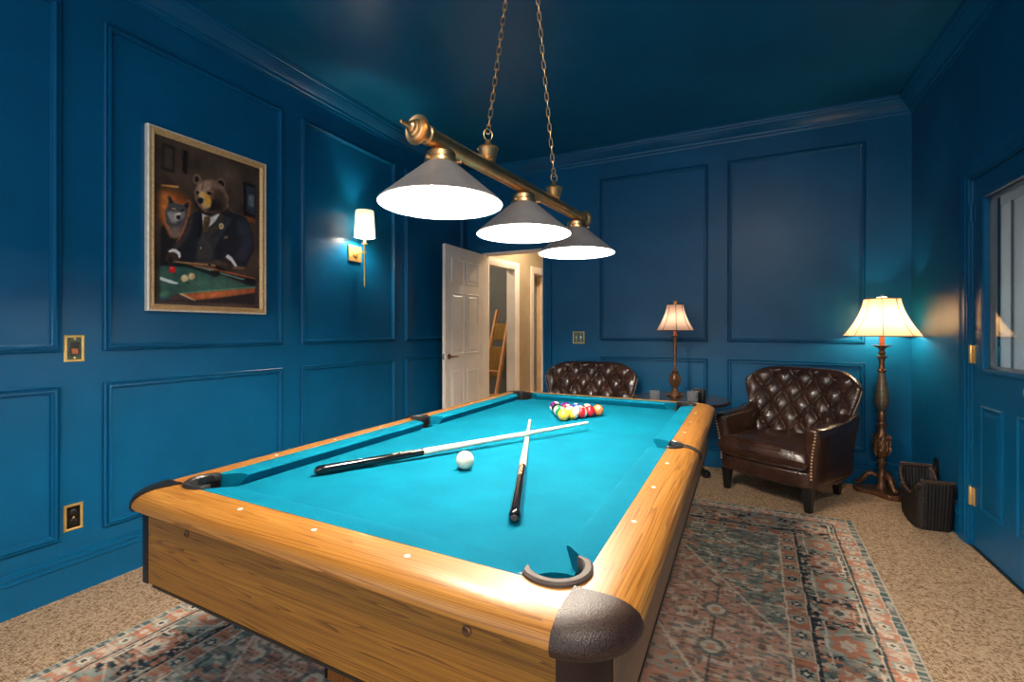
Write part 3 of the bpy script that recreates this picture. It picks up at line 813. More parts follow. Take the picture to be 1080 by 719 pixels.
# ------------------------------------------------------------------ cue sticks
def cue(label, a, b, joint, seed):
    L = (Vector(b)-Vector(a)).length
    t = thing('cue_stick', label, 'cue', a, 0, 'cue sticks crossed on the cloth')
    q = (Vector(b)-Vector(a)).to_track_quat('Z', 'Y'); t.rotation_mode = 'QUATERNION'; t.rotation_quaternion = q
    rj, rb_, rt = .0118, .0146, .0062
    m = MB(); m.lathe([(.009, .0), (.013, .004), (rb_, .012), (rb_, .03), (rj, joint)], 24); m.build('butt', 'cue_black', t)
    m = MB(); m.lathe([(0, -.004), (.006, -.003), (.008, .0005), (.008, .002)], 20); m.build('bumper', 'rubber', t)
    m = MB(); m.lathe([(rj+.0002, joint), (rt, L-.02), (rt, L-.018)], 24); m.build('shaft', 'cue_white', t)
    m = MB(); m.lathe([(rt+.0004, L-.020), (rt+.0004, L-.004), (rt*.9, L-.001), (0, L)], 20); m.build('tip', 'enamel', t)
    # copper lettering on the upper side of the butt (marks too small to read)
    up = q.inverted() @ Vector((-.15, -.35, 1)).normalized(); a0 = math.atan2(up.y, up.x); rs = random.Random(seed)
    m = MB(); z = joint-.108
    def patch(z0, z1, f0, f1):
        n = 3; v = []; f = []
        for i in range(n+1):
            an = a0+(f0+(f1-f0)*i/n)
            for zz in (z0, z1):
                r = rb_+(rj-rb_)*(zz-.03)/(joint-.03)+.00025; v.append((r*math.cos(an), r*math.sin(an), zz))
        for i in range(n): f.append((2*i, 2*i+2, 2*i+3, 2*i+1))
        m.add(v, f)
    for k in range(8):     # letter-like strokes
        w = .0095
        patch(z, z+.0022, -.5, .5)
        if k % 3 != 1: patch(z, z+w, .32, .5)
        if k % 2 == 0: patch(z, z+w, -.5, -.32)
        if k % 4 in (0, 3): patch(z+w-.002, z+w, -.5, .5)
        if k % 3 == 1: patch(z, z+w, -.1, .1)
        z += w+.003
    m.build('lettering', 'cue_copper', t, smooth=False)
    m = MB(); m.lathe([(rj+.0004, joint-.004), (rj+.0004, joint-.001)], 24, cap=False); m.build('joint_ring', 'cue_copper', t)
    return t
cue('black and ivory cue stick lying slantwise across the other, butt to the left', (-1.125, .972, BED+.0148), (-.579, 1.934, BED+.034), .345, 1)
cue('black and ivory cue stick underneath, butt pointing toward the near rail', (-.446, .926, BED+.0148), (-.880, 1.995, BED+.0068), .395, 2)

# ------------------------------------------------------------------ billiard light
bl0 = Vector((-.778, 1.005, 1.742)); bl1 = Vector((-.672, 2.175, 1.742))
bd = (bl1-bl0).normalized(); bang = math.atan2(bd.y, bd.x)
lt = thing('billiard_light', 'brass bar light with three cone shades hanging over the pool table', 'light', (0, 0, 0))
m = MB(); m.tube([bl0+bd*.02, bl1-bd*.02], .024, 28); m.build('bar', 'brass', lt)
for p, s_ in ((bl0, -1), (bl1, 1)):
    m = MB(); mt = rotmin(p-bd*s_*.015, p+bd*s_)
    m.lathe([(.024, -.04), (.0275, -.036), (.0275, -.02), (.024, -.016), (.027, 0), (.034, .006), (.039, .010), (.041, .014), (.040, .018), (.035, .016), (.028, .014), (.027, .022), (.0215, .024), (.0205, .032), (.015, .034), (.0145, .042), (.009, .046), (.006, .054), (.0065, .058), (.005, .066), (.006, .070), (.0045, .076), (0, .078)], 32, mt)
    m.build('end_cap', 'brass', lt)
def xat(y): return bl0.x+(y-bl0.y)*(bl1.x-bl0.x)/(bl1.y-bl0.y)
for y in (1.105, 1.585, 2.085):
    x = xat(y)
    m = MB(); zr, R = 1.562, .178
    m.lathe([(R, zr), (R+.001, zr+.003), (R-.002, zr+.006), (.047, zr+.116), (.045, zr+.12), (.0435, zr+.118), (R-.005, zr+.005), (R-.001, zr)], 56, T(x, y, 0), False)
    me = m.build('shade', 'pewter', lt, ang=30)
    me.data.materials.append(M['enamel'])
    for pl in me.data.polygons:
        c = pl.center; n = pl.normal; r = Vector((c.x-x, c.y-y, 0))
        if n.z < -.05 and r.dot(n) < 0: pl.material_index = 1
    sh_ = me
    m = MB(); m.lathe([(.045, zr+.112), (.049, zr+.118), (.048, zr+.128), (.043, zr+.132), (.043, zr+.146), (.038, zr+.152), (.026, zr+.156), (.012, zr+.160)], 36, T(x, y, 0)); m.build('socket_cap', 'brass', sh_)
    for k in range(3):
        a = 2*PI*k/3+.4
        m = MB(); m.lathe([(0, 0), (.003, .001), (.0035, .008), (.006, .010), (.006, .013), (0, .014)], 10, T(x, y, zr+.122) @ RZ(a) @ T(.047, 0, 0) @ RY(PI/2)); m.build('thumbscrew', 'brass', sh_)
    m = MB(); m.lathe([(0, -.045), (.014, -.042), (.026, -.030), (.030, -.014), (.027, 0), (.017, .016), (.013, .03), (.013, .04)], 24, T(x, y, zr+.062)); m.build('bulb', 'bulb_table', sh_)
top = Vector((xat(1.59), 1.59, ZC))
m = MB(); m.lathe([(.0, -.030), (.02, -.030), (.028, -.024), (.055, -.014), (.065, -.004), (.065, 0)], 36, T(*top)); m.build('canopy', 'brass', lt)
for y, nl in ((1.345, 1), (1.845, 2)):
    x = xat(y)
    m = MB(); m.lathe([(.022, 1.758), (.027, 1.766), (.024, 1.772), (.029, 1.778), (.032, 1.798), (.037, 1.804), (.034, 1.809), (.016, 1.817), (.010, 1.826), (.009, 1.832), (.005, 1.836)], 28, T(x, y, 0)); hk = m.build('hanger_cup', 'brass', lt)
    rz = RZ(.9)
    m = MB(); m.tube([(.015*math.cos(a), 0, .017+.019*math.sin(a)) for a in np.linspace(0, 2*PI, 20)[:-1]], .0022, 8, True, T(x, y, 1.835) @ rz); m.build('loop', 'brass', hk)
    a = Vector((x, y, 1.858)); b = top+Vector((0, .02*(1 if y > 1.6 else -1), -.03)); Lc = (b-a).length; n = int(Lc/.030)
    m = MB(); base = rotmin(a, b); stp = Lc/n
    for k in range(n):
        pts = []
        for t_ in np.linspace(0, 2*PI, 14)[:-1]:
            cx = .0068*math.cos(t_); cz = .0068*math.sin(t_)+(.0115 if math.sin(t_) > 0 else -.0115)
            pts.append((cx, 0, cz))
        m.tube(pts, .0019, 6, True, base @ T(0, 0, stp*(k+.5)) @ RZ((k % 2)*PI/2+.5))
    m.build('chain', 'brass', lt)

# ------------------------------------------------------------------ wall sconce
sc = thing('wall_sconce', 'lit brass wall sconce with white tapered shade on the left wall', 'sconce', (XL, 2.715, 1.80))
m = MB(); m.box((0, -.066, -.062), (.016, .066, .062)); m.build('back_plate', 'brass_bright', sc, bevel=.003)
m = MB(); m.lathe([(.03, .016), (.028, .024), (.012, .028), (.008, .03)], 24, RY(PI/2)); m.tube([(.02, 0, 0), (.05, 0, -.004), (.09, -.012, -.002), (.13, -.02, 0)], .0055, 10); m.build('arm', 'brass_bright', sc)
X_, Y_ = .13, -.02
m = MB(); m.lathe([(.0, -.275), (.003, -.272), (.006, -.262), (.0075, -.25), (.0075, -.012), (.013, -.010), (.013, .012), (.0075, .014), (.0075, .06), (.020, .063), (.024, .066), (.022, .068), (.010, .070)], 20, T(X_, Y_, 0)); m.build('stem', 'brass_bright', sc)
m = MB(); m.lathe([(.0125, .070), (.0125, .12)], 20, T(X_, Y_, 0)); m.build('candle_sleeve', 'cue_white', sc)
m = MB(); m.lathe([(.078, .115), (.079, .117), (.0675, .318), (.066, .320), (.0655, .318), (.0765, .117), (.077, .115)], 48, T(X_, Y_, 0), False); m.build('lamp_shade', 'shade_white', sc)
m = MB(); m.lathe([(0, .225), (.010, .215), (.018, .19), (.018, .165), (.011, .135), (.009, .12)], 20, T(X_, Y_, 0)); m.build('bulb', 'bulb_sconce', sc)

# ------------------------------------------------------------------ picture
PY0, PY1, PZ0, PZ1 = 1.285, 1.943, 1.296, 2.252
PAINT = [
([0.073,0.951,0.176,0.949,0.172,0.791,0.071,0.793],(34,27,23),2),
([0.088,0.936,0.158,0.934,0.155,0.808,0.088,0.813],(60,50,43),3),
([0.239,0.948,0.284,0.953,0.275,0.804,0.237,0.813],(30,22,18),3),
([0.068,0.685,0.184,0.684,0.281,0.657,0.304,0.594,0.226,0.499,0.067,0.477],(150,78,30),14),
([0.068,0.663,0.141,0.656,0.163,0.571,0.067,0.508],(205,115,50),9),
([0.068,0.776,0.111,0.762,0.211,0.721,0.068,0.704],(58,42,32),1),
([0.068,0.707,0.211,0.724,0.205,0.711,0.068,0.698],(214,138,70),1),
([0.809,0.871,0.939,0.865,0.938,0.629,0.816,0.635],(28,20,18),1),
([0.839,0.849,0.938,0.845,0.938,0.658,0.845,0.666],(46,50,58),2),
([0.865,0.789,0.924,0.79,0.924,0.713,0.865,0.712],(92,98,104),4),
([0.822,0.636,0.938,0.635,0.938,0.6,0.822,0.603],(120,66,36),4),
([0.064,0.445,0.1,0.497,0.184,0.469,0.287,0.475,0.304,0.41,0.226,0.302,0.062,0.256],(30,27,28),2),
([0.088,0.559,0.117,0.598,0.112,0.651,0.129,0.664,0.163,0.619,0.245,0.62,0.289,0.655,0.307,0.644,0.293,0.592,0.293,0.542,0.248,0.47,0.226,0.417,0.141,0.407,0.088,0.48],(176,96,48),4),
([0.1,0.553,0.125,0.597,0.12,0.644,0.134,0.656,0.167,0.617,0.245,0.617,0.289,0.644,0.298,0.636,0.284,0.583,0.275,0.536,0.243,0.477,0.222,0.441,0.163,0.441,0.103,0.49],(72,66,68),1),
([0.129,0.639,0.141,0.644,0.163,0.616,0.134,0.605],(30,28,34),1),
([0.252,0.615,0.289,0.641,0.289,0.611,0.275,0.596],(34,28,30),1),
([0.112,0.55,0.146,0.565,0.179,0.558,0.205,0.529,0.184,0.494,0.146,0.495],(150,140,134),2),
([0.179,0.558,0.231,0.569,0.231,0.536,0.205,0.513,0.179,0.522],(205,195,188),2),
([0.231,0.572,0.261,0.581,0.261,0.55,0.236,0.524],(128,116,110),2),
([0.149,0.582,0.179,0.584,0.188,0.569,0.158,0.567],(200,180,150),1),
([0.158,0.578,0.181,0.577,0.178,0.568,0.158,0.57],(20,16,14),0.6),
([0.222,0.584,0.252,0.592,0.248,0.578,0.222,0.571],(30,22,20),0.6),
([0.187,0.543,0.222,0.551,0.222,0.531,0.205,0.519,0.187,0.526],(18,18,22),0.8),
([0.12,0.472,0.226,0.48,0.217,0.416,0.146,0.408],(112,92,84),5),
([0.284,0.541,0.35,0.588,0.432,0.614,0.555,0.634,0.684,0.64,0.845,0.624,0.909,0.52,0.932,0.428,0.836,0.286,0.657,0.29,0.553,0.313,0.337,0.279,0.226,0.27,0.141,0.295,0.161,0.345,0.248,0.404],(30,30,36),1),
([0.275,0.536,0.337,0.574,0.315,0.478,0.248,0.387,0.17,0.32,0.128,0.303,0.141,0.337,0.226,0.417],(62,50,48),4),
([0.739,0.59,0.839,0.613,0.909,0.501,0.907,0.425,0.816,0.321,0.737,0.351,0.793,0.45,0.755,0.519],(48,48,58),6),
([0.284,0.544,0.266,0.488,0.226,0.417,0.144,0.343,0.158,0.355,0.217,0.419,0.248,0.486,0.271,0.539],(160,90,52),1.5),
([0.403,0.575,0.581,0.603,0.544,0.509,0.518,0.296,0.351,0.288,0.369,0.418],(40,36,36),1),
([0.422,0.493,0.456,0.428,0.509,0.452,0.505,0.301,0.36,0.292,0.369,0.402],(58,54,54),5),
([0.398,0.584,0.432,0.594,0.412,0.492,0.389,0.421,0.365,0.452],(20,20,24),1),
([0.574,0.613,0.626,0.607,0.57,0.513,0.432,0.416,0.456,0.48,0.529,0.543],(58,50,42),1.5),
([0.626,0.607,0.698,0.599,0.605,0.482,0.518,0.383,0.518,0.296,0.498,0.416,0.579,0.514],(48,48,54),1.5),
([0.407,0.59,0.581,0.62,0.529,0.556,0.474,0.514,0.416,0.513],(206,202,200),1),
([0.427,0.571,0.485,0.585,0.485,0.55,0.46,0.481,0.427,0.473,0.412,0.508],(96,72,44),1),
([0.432,0.542,0.47,0.548,0.456,0.491,0.432,0.484],(58,42,28),3),
([0.337,0.666,0.407,0.628,0.581,0.691,0.669,0.707,0.658,0.633,0.555,0.61,0.485,0.577,0.422,0.586,0.351,0.615],(44,32,26),2),
([0.334,0.809,0.353,0.826,0.384,0.827,0.404,0.801,0.38,0.766,0.343,0.762,0.327,0.782],(122,94,78),1),
([0.345,0.808,0.371,0.815,0.384,0.794,0.362,0.772,0.343,0.781],(36,28,26),1.5),
([0.54,0.825,0.574,0.845,0.617,0.841,0.632,0.812,0.606,0.771,0.55,0.786],(118,92,78),1),
([0.555,0.821,0.591,0.836,0.617,0.813,0.596,0.78,0.555,0.793],(26,20,20),1.5),
([0.366,0.763,0.422,0.798,0.509,0.823,0.57,0.811,0.622,0.785,0.658,0.732,0.663,0.669,0.605,0.632,0.505,0.606,0.432,0.6,0.384,0.628,0.348,0.665,0.334,0.712],(112,84,68),1.5),
([0.371,0.757,0.432,0.797,0.5,0.814,0.485,0.763,0.432,0.714,0.384,0.705,0.357,0.724],(160,128,110),4),
([0.53,0.771,0.596,0.762,0.643,0.702,0.626,0.645,0.529,0.616,0.485,0.64,0.509,0.697],(66,48,38),7),
([0.485,0.689,0.581,0.691,0.605,0.642,0.485,0.609,0.445,0.617],(34,25,22),6),
([0.375,0.71,0.422,0.729,0.471,0.721,0.489,0.676,0.485,0.644,0.427,0.634,0.389,0.659],(196,152,90),1.5),
([0.432,0.721,0.476,0.715,0.495,0.677,0.476,0.642,0.447,0.647],(204,140,50),3),
([0.403,0.647,0.485,0.655,0.47,0.631,0.422,0.623],(190,150,96),2),
([0.366,0.675,0.398,0.687,0.422,0.681,0.413,0.656,0.389,0.645,0.371,0.656],(20,28,40),1),
([0.357,0.718,0.38,0.725,0.384,0.709,0.362,0.701],(24,18,18),1.2),
([0.451,0.735,0.495,0.736,0.489,0.718,0.456,0.715],(24,18,18),1.2),
([0.413,0.79,0.427,0.796,0.413,0.737,0.403,0.736],(104,76,60),1.5),
([0.564,0.544,0.596,0.555,0.616,0.541,0.6,0.517,0.57,0.513],(204,172,120),1),
([0.574,0.538,0.596,0.545,0.596,0.527,0.579,0.521],(140,106,60),1),
([0.605,0.46,0.631,0.478,0.652,0.477,0.652,0.467,0.616,0.454],(128,92,66),0.8),
([0.389,0.377,0.403,0.378,0.403,0.367,0.389,0.366],(196,160,104),0.6),
([0.436,0.343,0.47,0.343,0.47,0.338,0.436,0.338],(22,20,20),0.6),
([0.061,0.227,0.167,0.257,0.293,0.256,0.492,0.228,0.897,0.159,0.936,0.145,0.208,0.077,0.134,0.053,0.061,0.036],(46,78,68),1),
([0.061,0.224,0.126,0.238,0.175,0.196,0.061,0.09],(64,98,84),14),
([0.284,0.203,0.629,0.179,0.84,0.152,0.436,0.108,0.258,0.087],(72,104,88),14),
([0.061,0.267,0.134,0.262,0.284,0.258,0.492,0.231,0.483,0.21,0.284,0.242,0.061,0.233],(24,26,26),1.5),
([0.258,0.266,0.541,0.255,0.942,0.22,0.942,0.198,0.884,0.202,0.53,0.242,0.345,0.25],(150,76,44),1.5),
([0.328,0.252,0.492,0.235,0.53,0.244,0.363,0.253],(98,140,122),1.5),
([0.57,0.234,0.942,0.211,0.942,0.168,0.84,0.171,0.579,0.224],(22,20,22),1.5),
([0.57,0.232,0.84,0.205,0.796,0.2,0.57,0.226],(120,160,140),1),
([0.483,0.234,0.57,0.243,0.579,0.218,0.53,0.199,0.485,0.209],(22,16,18),2),
([0.208,0.079,0.436,0.108,0.942,0.161,0.942,0.151,0.345,0.088,0.225,0.073],(92,140,116),1),
([0.216,0.075,0.345,0.088,0.936,0.151,0.936,0.116,0.57,0.066,0.345,0.042],(168,84,46),1.5),
([0.363,0.078,0.629,0.107,0.84,0.127,0.53,0.071,0.391,0.053],(206,112,62),8),
([0.141,0.045,0.225,0.075,0.345,0.039,0.141,0.032],(78,52,50),1.5),
([0.345,0.041,0.57,0.066,0.936,0.116,0.936,0.035,0.061,0.029,0.141,0.039],(36,26,32),2),
([0.208,0.075,0.237,0.079,0.356,0.042,0.343,0.039],(226,180,140),0.8),
([0.061,0.049,0.134,0.051,0.141,0.042,0.061,0.032],(40,64,100),2),
([0.061,0.075,0.109,0.084,0.134,0.069,0.094,0.052,0.061,0.051],(84,140,96),6),
([0.061,0.168,0.134,0.155,0.204,0.141,0.196,0.133,0.134,0.136,0.061,0.15],(236,240,236),1),
([0.158,0.269,0.464,0.277,0.541,0.277,0.538,0.269,0.464,0.268,0.158,0.262],(196,146,96),0.7),
([0.464,0.279,0.489,0.281,0.489,0.269,0.464,0.268],(30,22,20),0.6),
([0.67,0.273,0.819,0.288,0.821,0.274,0.67,0.266],(150,106,72),0.7),
([0.182,0.219,0.179,0.21,0.173,0.203,0.164,0.198,0.153,0.196,0.143,0.197,0.134,0.201,0.129,0.208,0.128,0.215,0.131,0.224,0.137,0.231,0.146,0.236,0.157,0.238,0.167,0.236,0.176,0.232,0.181,0.225],(206,22,28),0.8),
([0.157,0.226,0.155,0.223,0.152,0.22,0.147,0.22,0.143,0.221,0.141,0.224,0.143,0.227,0.146,0.229,0.149,0.23,0.153,0.23,0.157,0.227],(255,170,160),1),
([0.158,0.196,0.187,0.197,0.193,0.19,0.167,0.19],(18,34,32),2),
([0.289,0.175,0.286,0.165,0.278,0.158,0.267,0.152,0.255,0.15,0.243,0.151,0.234,0.156,0.226,0.163,0.225,0.172,0.228,0.18,0.236,0.187,0.248,0.192,0.26,0.195,0.272,0.192,0.281,0.188,0.287,0.18],(226,180,130),0.8),
([0.261,0.181,0.26,0.177,0.254,0.174,0.248,0.173,0.242,0.175,0.239,0.179,0.239,0.183,0.245,0.187,0.251,0.188,0.257,0.187,0.261,0.183],(252,226,190),3),
([0.348,0.19,0.345,0.182,0.339,0.175,0.328,0.169,0.318,0.167,0.305,0.168,0.296,0.173,0.29,0.18,0.289,0.187,0.292,0.196,0.299,0.203,0.309,0.208,0.321,0.21,0.333,0.208,0.342,0.204,0.347,0.197],(216,166,116),0.8),
([0.322,0.197,0.321,0.192,0.316,0.189,0.31,0.188,0.304,0.19,0.301,0.195,0.302,0.199,0.307,0.203,0.313,0.204,0.319,0.203,0.322,0.199],(250,220,180),3),
([0.258,0.15,0.301,0.151,0.307,0.145,0.267,0.143],(18,34,32),2),
([0.324,0.168,0.359,0.171,0.365,0.166,0.331,0.163],(18,34,32),2),
([0.119,0.321,0.15,0.34,0.191,0.341,0.223,0.325,0.226,0.3,0.208,0.285,0.199,0.311,0.167,0.322,0.135,0.317],(214,204,200),1),
([0.097,0.289,0.126,0.313,0.167,0.322,0.198,0.311,0.208,0.285,0.175,0.265,0.149,0.247,0.126,0.247,0.119,0.265,0.099,0.271],(64,46,38),1),
([0.125,0.285,0.143,0.293,0.158,0.28,0.15,0.248,0.131,0.251],(24,20,24),2),
([0.626,0.338,0.653,0.357,0.691,0.344,0.733,0.305,0.749,0.286,0.722,0.281,0.687,0.309],(222,212,208),1),
([0.535,0.289,0.57,0.315,0.629,0.335,0.681,0.316,0.707,0.282,0.681,0.252,0.62,0.244,0.55,0.252,0.533,0.269],(46,36,32),1),
([0.541,0.29,0.559,0.302,0.579,0.293,0.562,0.277],(150,120,96),5),
([0.597,0.294,0.629,0.304,0.635,0.283,0.614,0.271],(112,84,62),6),
([0.535,0.275,0.57,0.268,0.62,0.262,0.62,0.244,0.55,0.252],(14,12,14),3),
]
def art(nx, ny):
    ys = 1-(np.arange(ny)+.5)/ny; u = (np.arange(nx)+.5)/nx
    U = u[None, :]*np.ones((ny, 1)); V = (1-ys)[:, None]*np.ones((1, nx))
    rs = np.random.RandomState(3)
    n = vnoise(rs, ny, nx, 9, 6); n2 = vnoise(rs, ny, nx, 50, 34)
    img = np.zeros((ny, nx, 3)); g = np.array([84, 64, 52.])/255
    img[:] = g; img *= (.62+.5*n+.14*n2)[..., None]
    img *= (1-.25*np.abs(U-.5)*2)[..., None]
    def blur(a, k):
        if k < 1: return a
        for ax in (0, 1):
            c = np.cumsum(np.concatenate([np.repeat(a.take([0], ax), k+1, ax), a, np.repeat(a.take([-1], ax), k, ax)], ax), ax)
            w = 2*k+1
            a = (c.take(range(w, c.shape[ax]), ax)-c.take(range(0, c.shape[ax]-w), ax))/w
        return a
    for flat, col, soft in PAINT:
        pts = [(flat[i], flat[i+1]) for i in range(0, len(flat), 2)]
        mask = np.zeros((ny, nx), bool); k = len(pts)
        for i in range(k):
            x0, z0 = pts[i]; x1, z1 = pts[(i+1) % k]
            if z0 == z1: continue
            cr = ((V >= min(z0, z1)) & (V < max(z0, z1))); xi = x0+(V-z0)*(x1-x0)/(z1-z0)
            mask ^= cr & (U < xi)
        a = mask.astype(float)
        kk = int(round(soft*.8*nx/300))
        if kk: a = blur(blur(a, kk), kk)
        tex = (.90+.22*n2*(1 if soft > .7 else 0))[..., None]
        img = img*(1-a[..., None])+np.array(col)/255*tex*a[..., None]
    img = np.clip(img*1.18+.012, 0, 1)
    return np.where(img <= .04045, img/12.92, ((img+.055)/1.055)**2.4)
pic = thing('framed_picture', 'gold-framed print of a suited bear and wolf playing billiards, on left wall', 'picture', (XL, (PY0+PY1)/2, (PZ0+PZ1)/2))
hw_, hh_ = (PY1-PY0)/2, (PZ1-PZ0)/2
nx_, ny_ = 300, 440
gx = np.linspace(-1, 1, nx_)[None, :]*np.ones((ny_, 1)); gy = np.linspace(-1, 1, ny_)[:, None]*np.ones((1, nx_))
colour_grid('print', art(nx_, ny_), nx_, ny_, np.dstack([np.full((ny_, nx_), .012), gx*(hw_-.03), gy*(hh_-.03)]), 'print', pic)
FRP = [(0, 0), (0, .026), (.004, .030), (.009, .030)]; FRG = [(.009, .0295), (.012, .025), (.020, .024), (.024, .030), (.029, .030), (.034, .022), (.038, .014), (.038, .008)]
R4 = [(0, -hw_, -hh_), (0, hw_, -hh_), (0, hw_, hh_), (0, -hw_, hh_)]
m = MB(); sweep_poly(m, R4, (1, 0, 0), FRP, True); m.build('frame_edge', 'frame_silver', pic, ang=25)
m = MB(); sweep_poly(m, R4, (1, 0, 0), FRG, True); m.build('frame_moulding', 'frame_gold', pic, ang=25)
m = MB()
for a, b in ((R4[0], R4[1]), (R4[1], R4[2]), (R4[2], R4[3]), (R4[3], R4[0])):
    a, b = Vector(a), Vector(b); d = (b-a); n = int(d.length/.008); inw = Vector((1, 0, 0)).cross(d.normalized())
    for k in range(2, n-1): m.sphere(a+d*(k/n)+inw*.016+Vector((.025, 0, 0)), .0028, 6, 4)
m.build('beading', 'frame_gold', pic)

# ------------------------------------------------------------------ switches and outlets
def plate(w, h, mat, par, mtx):
    m = MB(); hw, hh = w/2, h/2
    sweep_poly(m, [(0, -hw, -hh), (0, hw, -hh), (0, hw, hh), (0, -hw, hh)], (1, 0, 0), [(0, 0), (0, .003), (.003, .006), (.009, .006), (.012, .004)], True)
    return m.build('rim', mat, par, ang=20)
def wallrot(o, rz): o.rotation_euler = (0, 0, rz)
t = thing('dimmer_switch', 'brass plate with black rocker switch on the left wall', 'switch', (XL, 1.008, 1.114))
plate(.073, .122, 'brass_bright', t, None)
m = MB(); m.box((0, -.026, -.050), (.0045, .026, .050)); m.build('face', 'plate_green', t, bevel=.001)
m = MB(); m.box((0, -.015, -.030), (.006, .015, .030)); m.build('recess', 'black', t, smooth=False)
m = MB(); m.box((.003, -.0115, -.026), (.012, .0115, .0)); m.build('rocker', 'copper', t, bevel=.003)
for z in (-.043, .043):
    m = MB(); m.lathe([(.0045, 0), (.0045, .0065), (0, .0075)], 12, T(0, 0, z) @ RY(PI/2)); m.build('screw', 'brass_bright', t)
def outlet(label, loc, rz, rim='brass_bright'):
    t = thing('wall_outlet', label, 'outlet', loc, rz)
    plate(.070, .120, rim, t, None)
    m = MB(); m.box((0, -.026, -.050), (.0045, .026, .050)); m.build('face', 'plate_dark', t, bevel=.001)
    for z in (-.0195, .0195):
        m = MB(); m.lathe([(.0165, 0), (.0165, .006), (.015, .007), (0, .007)], 24, T(0, 0, z) @ RY(PI/2)); s_ = m.build('socket', 'black', t)
        m = MB(); m.box((.0068, -.008, z+.000), (.0074, -.0055, z+.009)).box((.0068, .0055, z+.000), (.0074, .008, z+.009)); m.build('slots', 'chrome', s_, smooth=False)
    m = MB(); m.lathe([(.004, 0), (.004, .0065), (0, .0075)], 12, RY(PI/2)); m.build('screw', 'brass_bright', t)
    return t
outlet('brass-rimmed dark double outlet low on the left wall', (XL, 1.005, .346), 0)
t = thing('toggle_switch', 'square brass double switch plate beside the back doorway', 'switch', (-1.414, YB, 1.127), -PI/2)
plate(.122, .122, 'brass_bright', t, None)
m = MB(); m.box((0, -.051, -.051), (.0045, .051, .051)); m.build('face', 'plate_green', t, bevel=.001)
for y in (-.023, .023):
    m = MB(); m.box((.003, -.006+y, -.012), (.006, .006+y, .012)); m.box((.004, -.004+y, -.002), (.016, .004+y, .009)); m.build('toggle', 'enamel', t, bevel=.001)
    for z in (-.03, .03):
        m = MB(); m.lathe([(.004, 0), (.004, .0065), (0, .0075)], 12, T(0, y, z) @ RY(PI/2)); m.build('screw', 'brass_bright', t)
t = outlet('dark outlet with a plug in it on the right wall above the basket', (XR, 3.93, .305), PI, 'plate_dark')
m = MB(); m.box((.006, -.013, -.034), (.026, .013, -.008)); m.tube([(.024, 0, -.02), (.035, .01, -.018), (.05, .06, -.02), (.06, .16, -.05), (.055, .24, -.14), (.06, .27, -.24), (.07, .26, -.298)], .0028, 8)
tag(m.build('power_plug', 'bronze', None, loc=(0, 0, 0)), 'brown plug and cord in the right wall outlet', 'plug')
bpy.data.objects['power_plug'].matrix_world = T(XR, 3.93, .305) @ RZ(PI) @ Matrix.Diagonal((1, -1, 1, 1))

# ------------------------------------------------------------------ open back door
d = thing('door_2', None, None, (DX0+.018, YB-.004, .012), 0); d['kind'] = 'structure'; d['label'] = 'open white six-panel door with lever handle'
# leaf swings toward the viewer: local -y is out from the hinge
LW, LH, LT = .725, 2.02, .035
m = MB(); m.box((-LT, -LW, 0), (0, 0, LH)); m.build('door_leaf', 'white_paint', d, bevel=.002)
cols = ((-.10, -.335), (-.395, -.625)); rows_ = ((.22, .78), (.95, 1.56), (1.66, 1.90))
for y1, y0 in cols:
    for z0, z1 in rows_:
        m = MB(); sweep_poly(m, [(0, y0, z0), (0, y1, z0), (0, y1, z1), (0, y0, z1)], (1, 0, 0), [(0, 0), (0, .003), (.004, .007), (.010, -.003), (.020, -.005), (.038, .006), (.045, .006)], True)
        m.box((-.001, y0+.044, z0+.044), (.006, y1-.044, z1-.044)); m.build('door_panel', 'white_paint', d, ang=15)
m = MB(); m.lathe([(.026, 0), (.026, .004), (.018, .008), (.010, .010), (.009, .04)], 20, T(0, -LW+.065, .93) @ RY(PI/2)); m.tube([(.04, -LW+.06, .93), (.043, -LW+.09, .932), (.042, -LW+.13, .926), (.042, -LW+.17, .930)], [.008, .008, .006, .004], 10); m.build('lever_handle', 'bronze', d)
m = MB(); m.lathe([(.026, 0), (.026, .004), (.010, .010), (.009, .04)], 20, T(-LT, -LW+.065, .93) @ RY(-PI/2)); m.tube([(-LT-.04, -LW+.06, .93), (-LT-.042, -LW+.17, .930)], .007, 10); m.build('lever_handle', 'bronze', d)
m = MB(); m.box((-.026, -LW-.002, .90), (-.010, -LW+.001, .96)); m.box((-.023, -LW-.012, .918), (-.013, -LW, .94)); m.build('latch', 'chrome', d, bevel=.001)

# ------------------------------------------------------------------ blanket ladder in side room
lp = Vector((-3.22, YB+1.30, 0))
t = thing('blanket_ladder', 'wooden blanket ladder leaning in the grey room past the doorway', 'ladder', tuple(lp), -.15)
lean = .46
def lad(x, s): return Vector((x, s*lean, s*1.50))
for x in (-.13, .13):
    m = MB(); a, b = lad(x*1.1, 0), lad(x*.9, 1.0); mt = rotmin(a, b); m.box((-.018, -.028, 0), (.018, .028, (b-a).length), mt); m.build('rail', 'pine', t, bevel=.003)
for s_ in (.18, .40, .62, .85):
    m = MB(); m.tube([lad(-.13, s_), lad(.13, s_)], .015, 10); m.build('rung', 'pine', t)
def blanket(s0, w, ln, label, nf):
    p = lad(0, s0)
    def f(u, v):
        x = (u-.5)*w; s = (v-.5)*2
        if abs(s) < .12: yy, zz = s/.12*.024, .019
        else: yy, zz = math.copysign(.026, s), .019-(abs(s)-.12)*ln*(1 if s < 0 else .8)
        yy += math.copysign(1, s)*(.008+.012*math.sin(u*PI*nf)*(abs(s)))
        return (p.x+x, p.y+yy, p.z+zz)
    m = MB(); m.grid(f, 26, 40); o = m.build('blanket', 'blanket', None, loc=tuple(lp)); o.rotation_euler = (0, 0, -.15)
    sd = o.modifiers.new('thick', 'SOLIDIFY'); sd.thickness = .010
    tag(o, label, 'blanket', None)
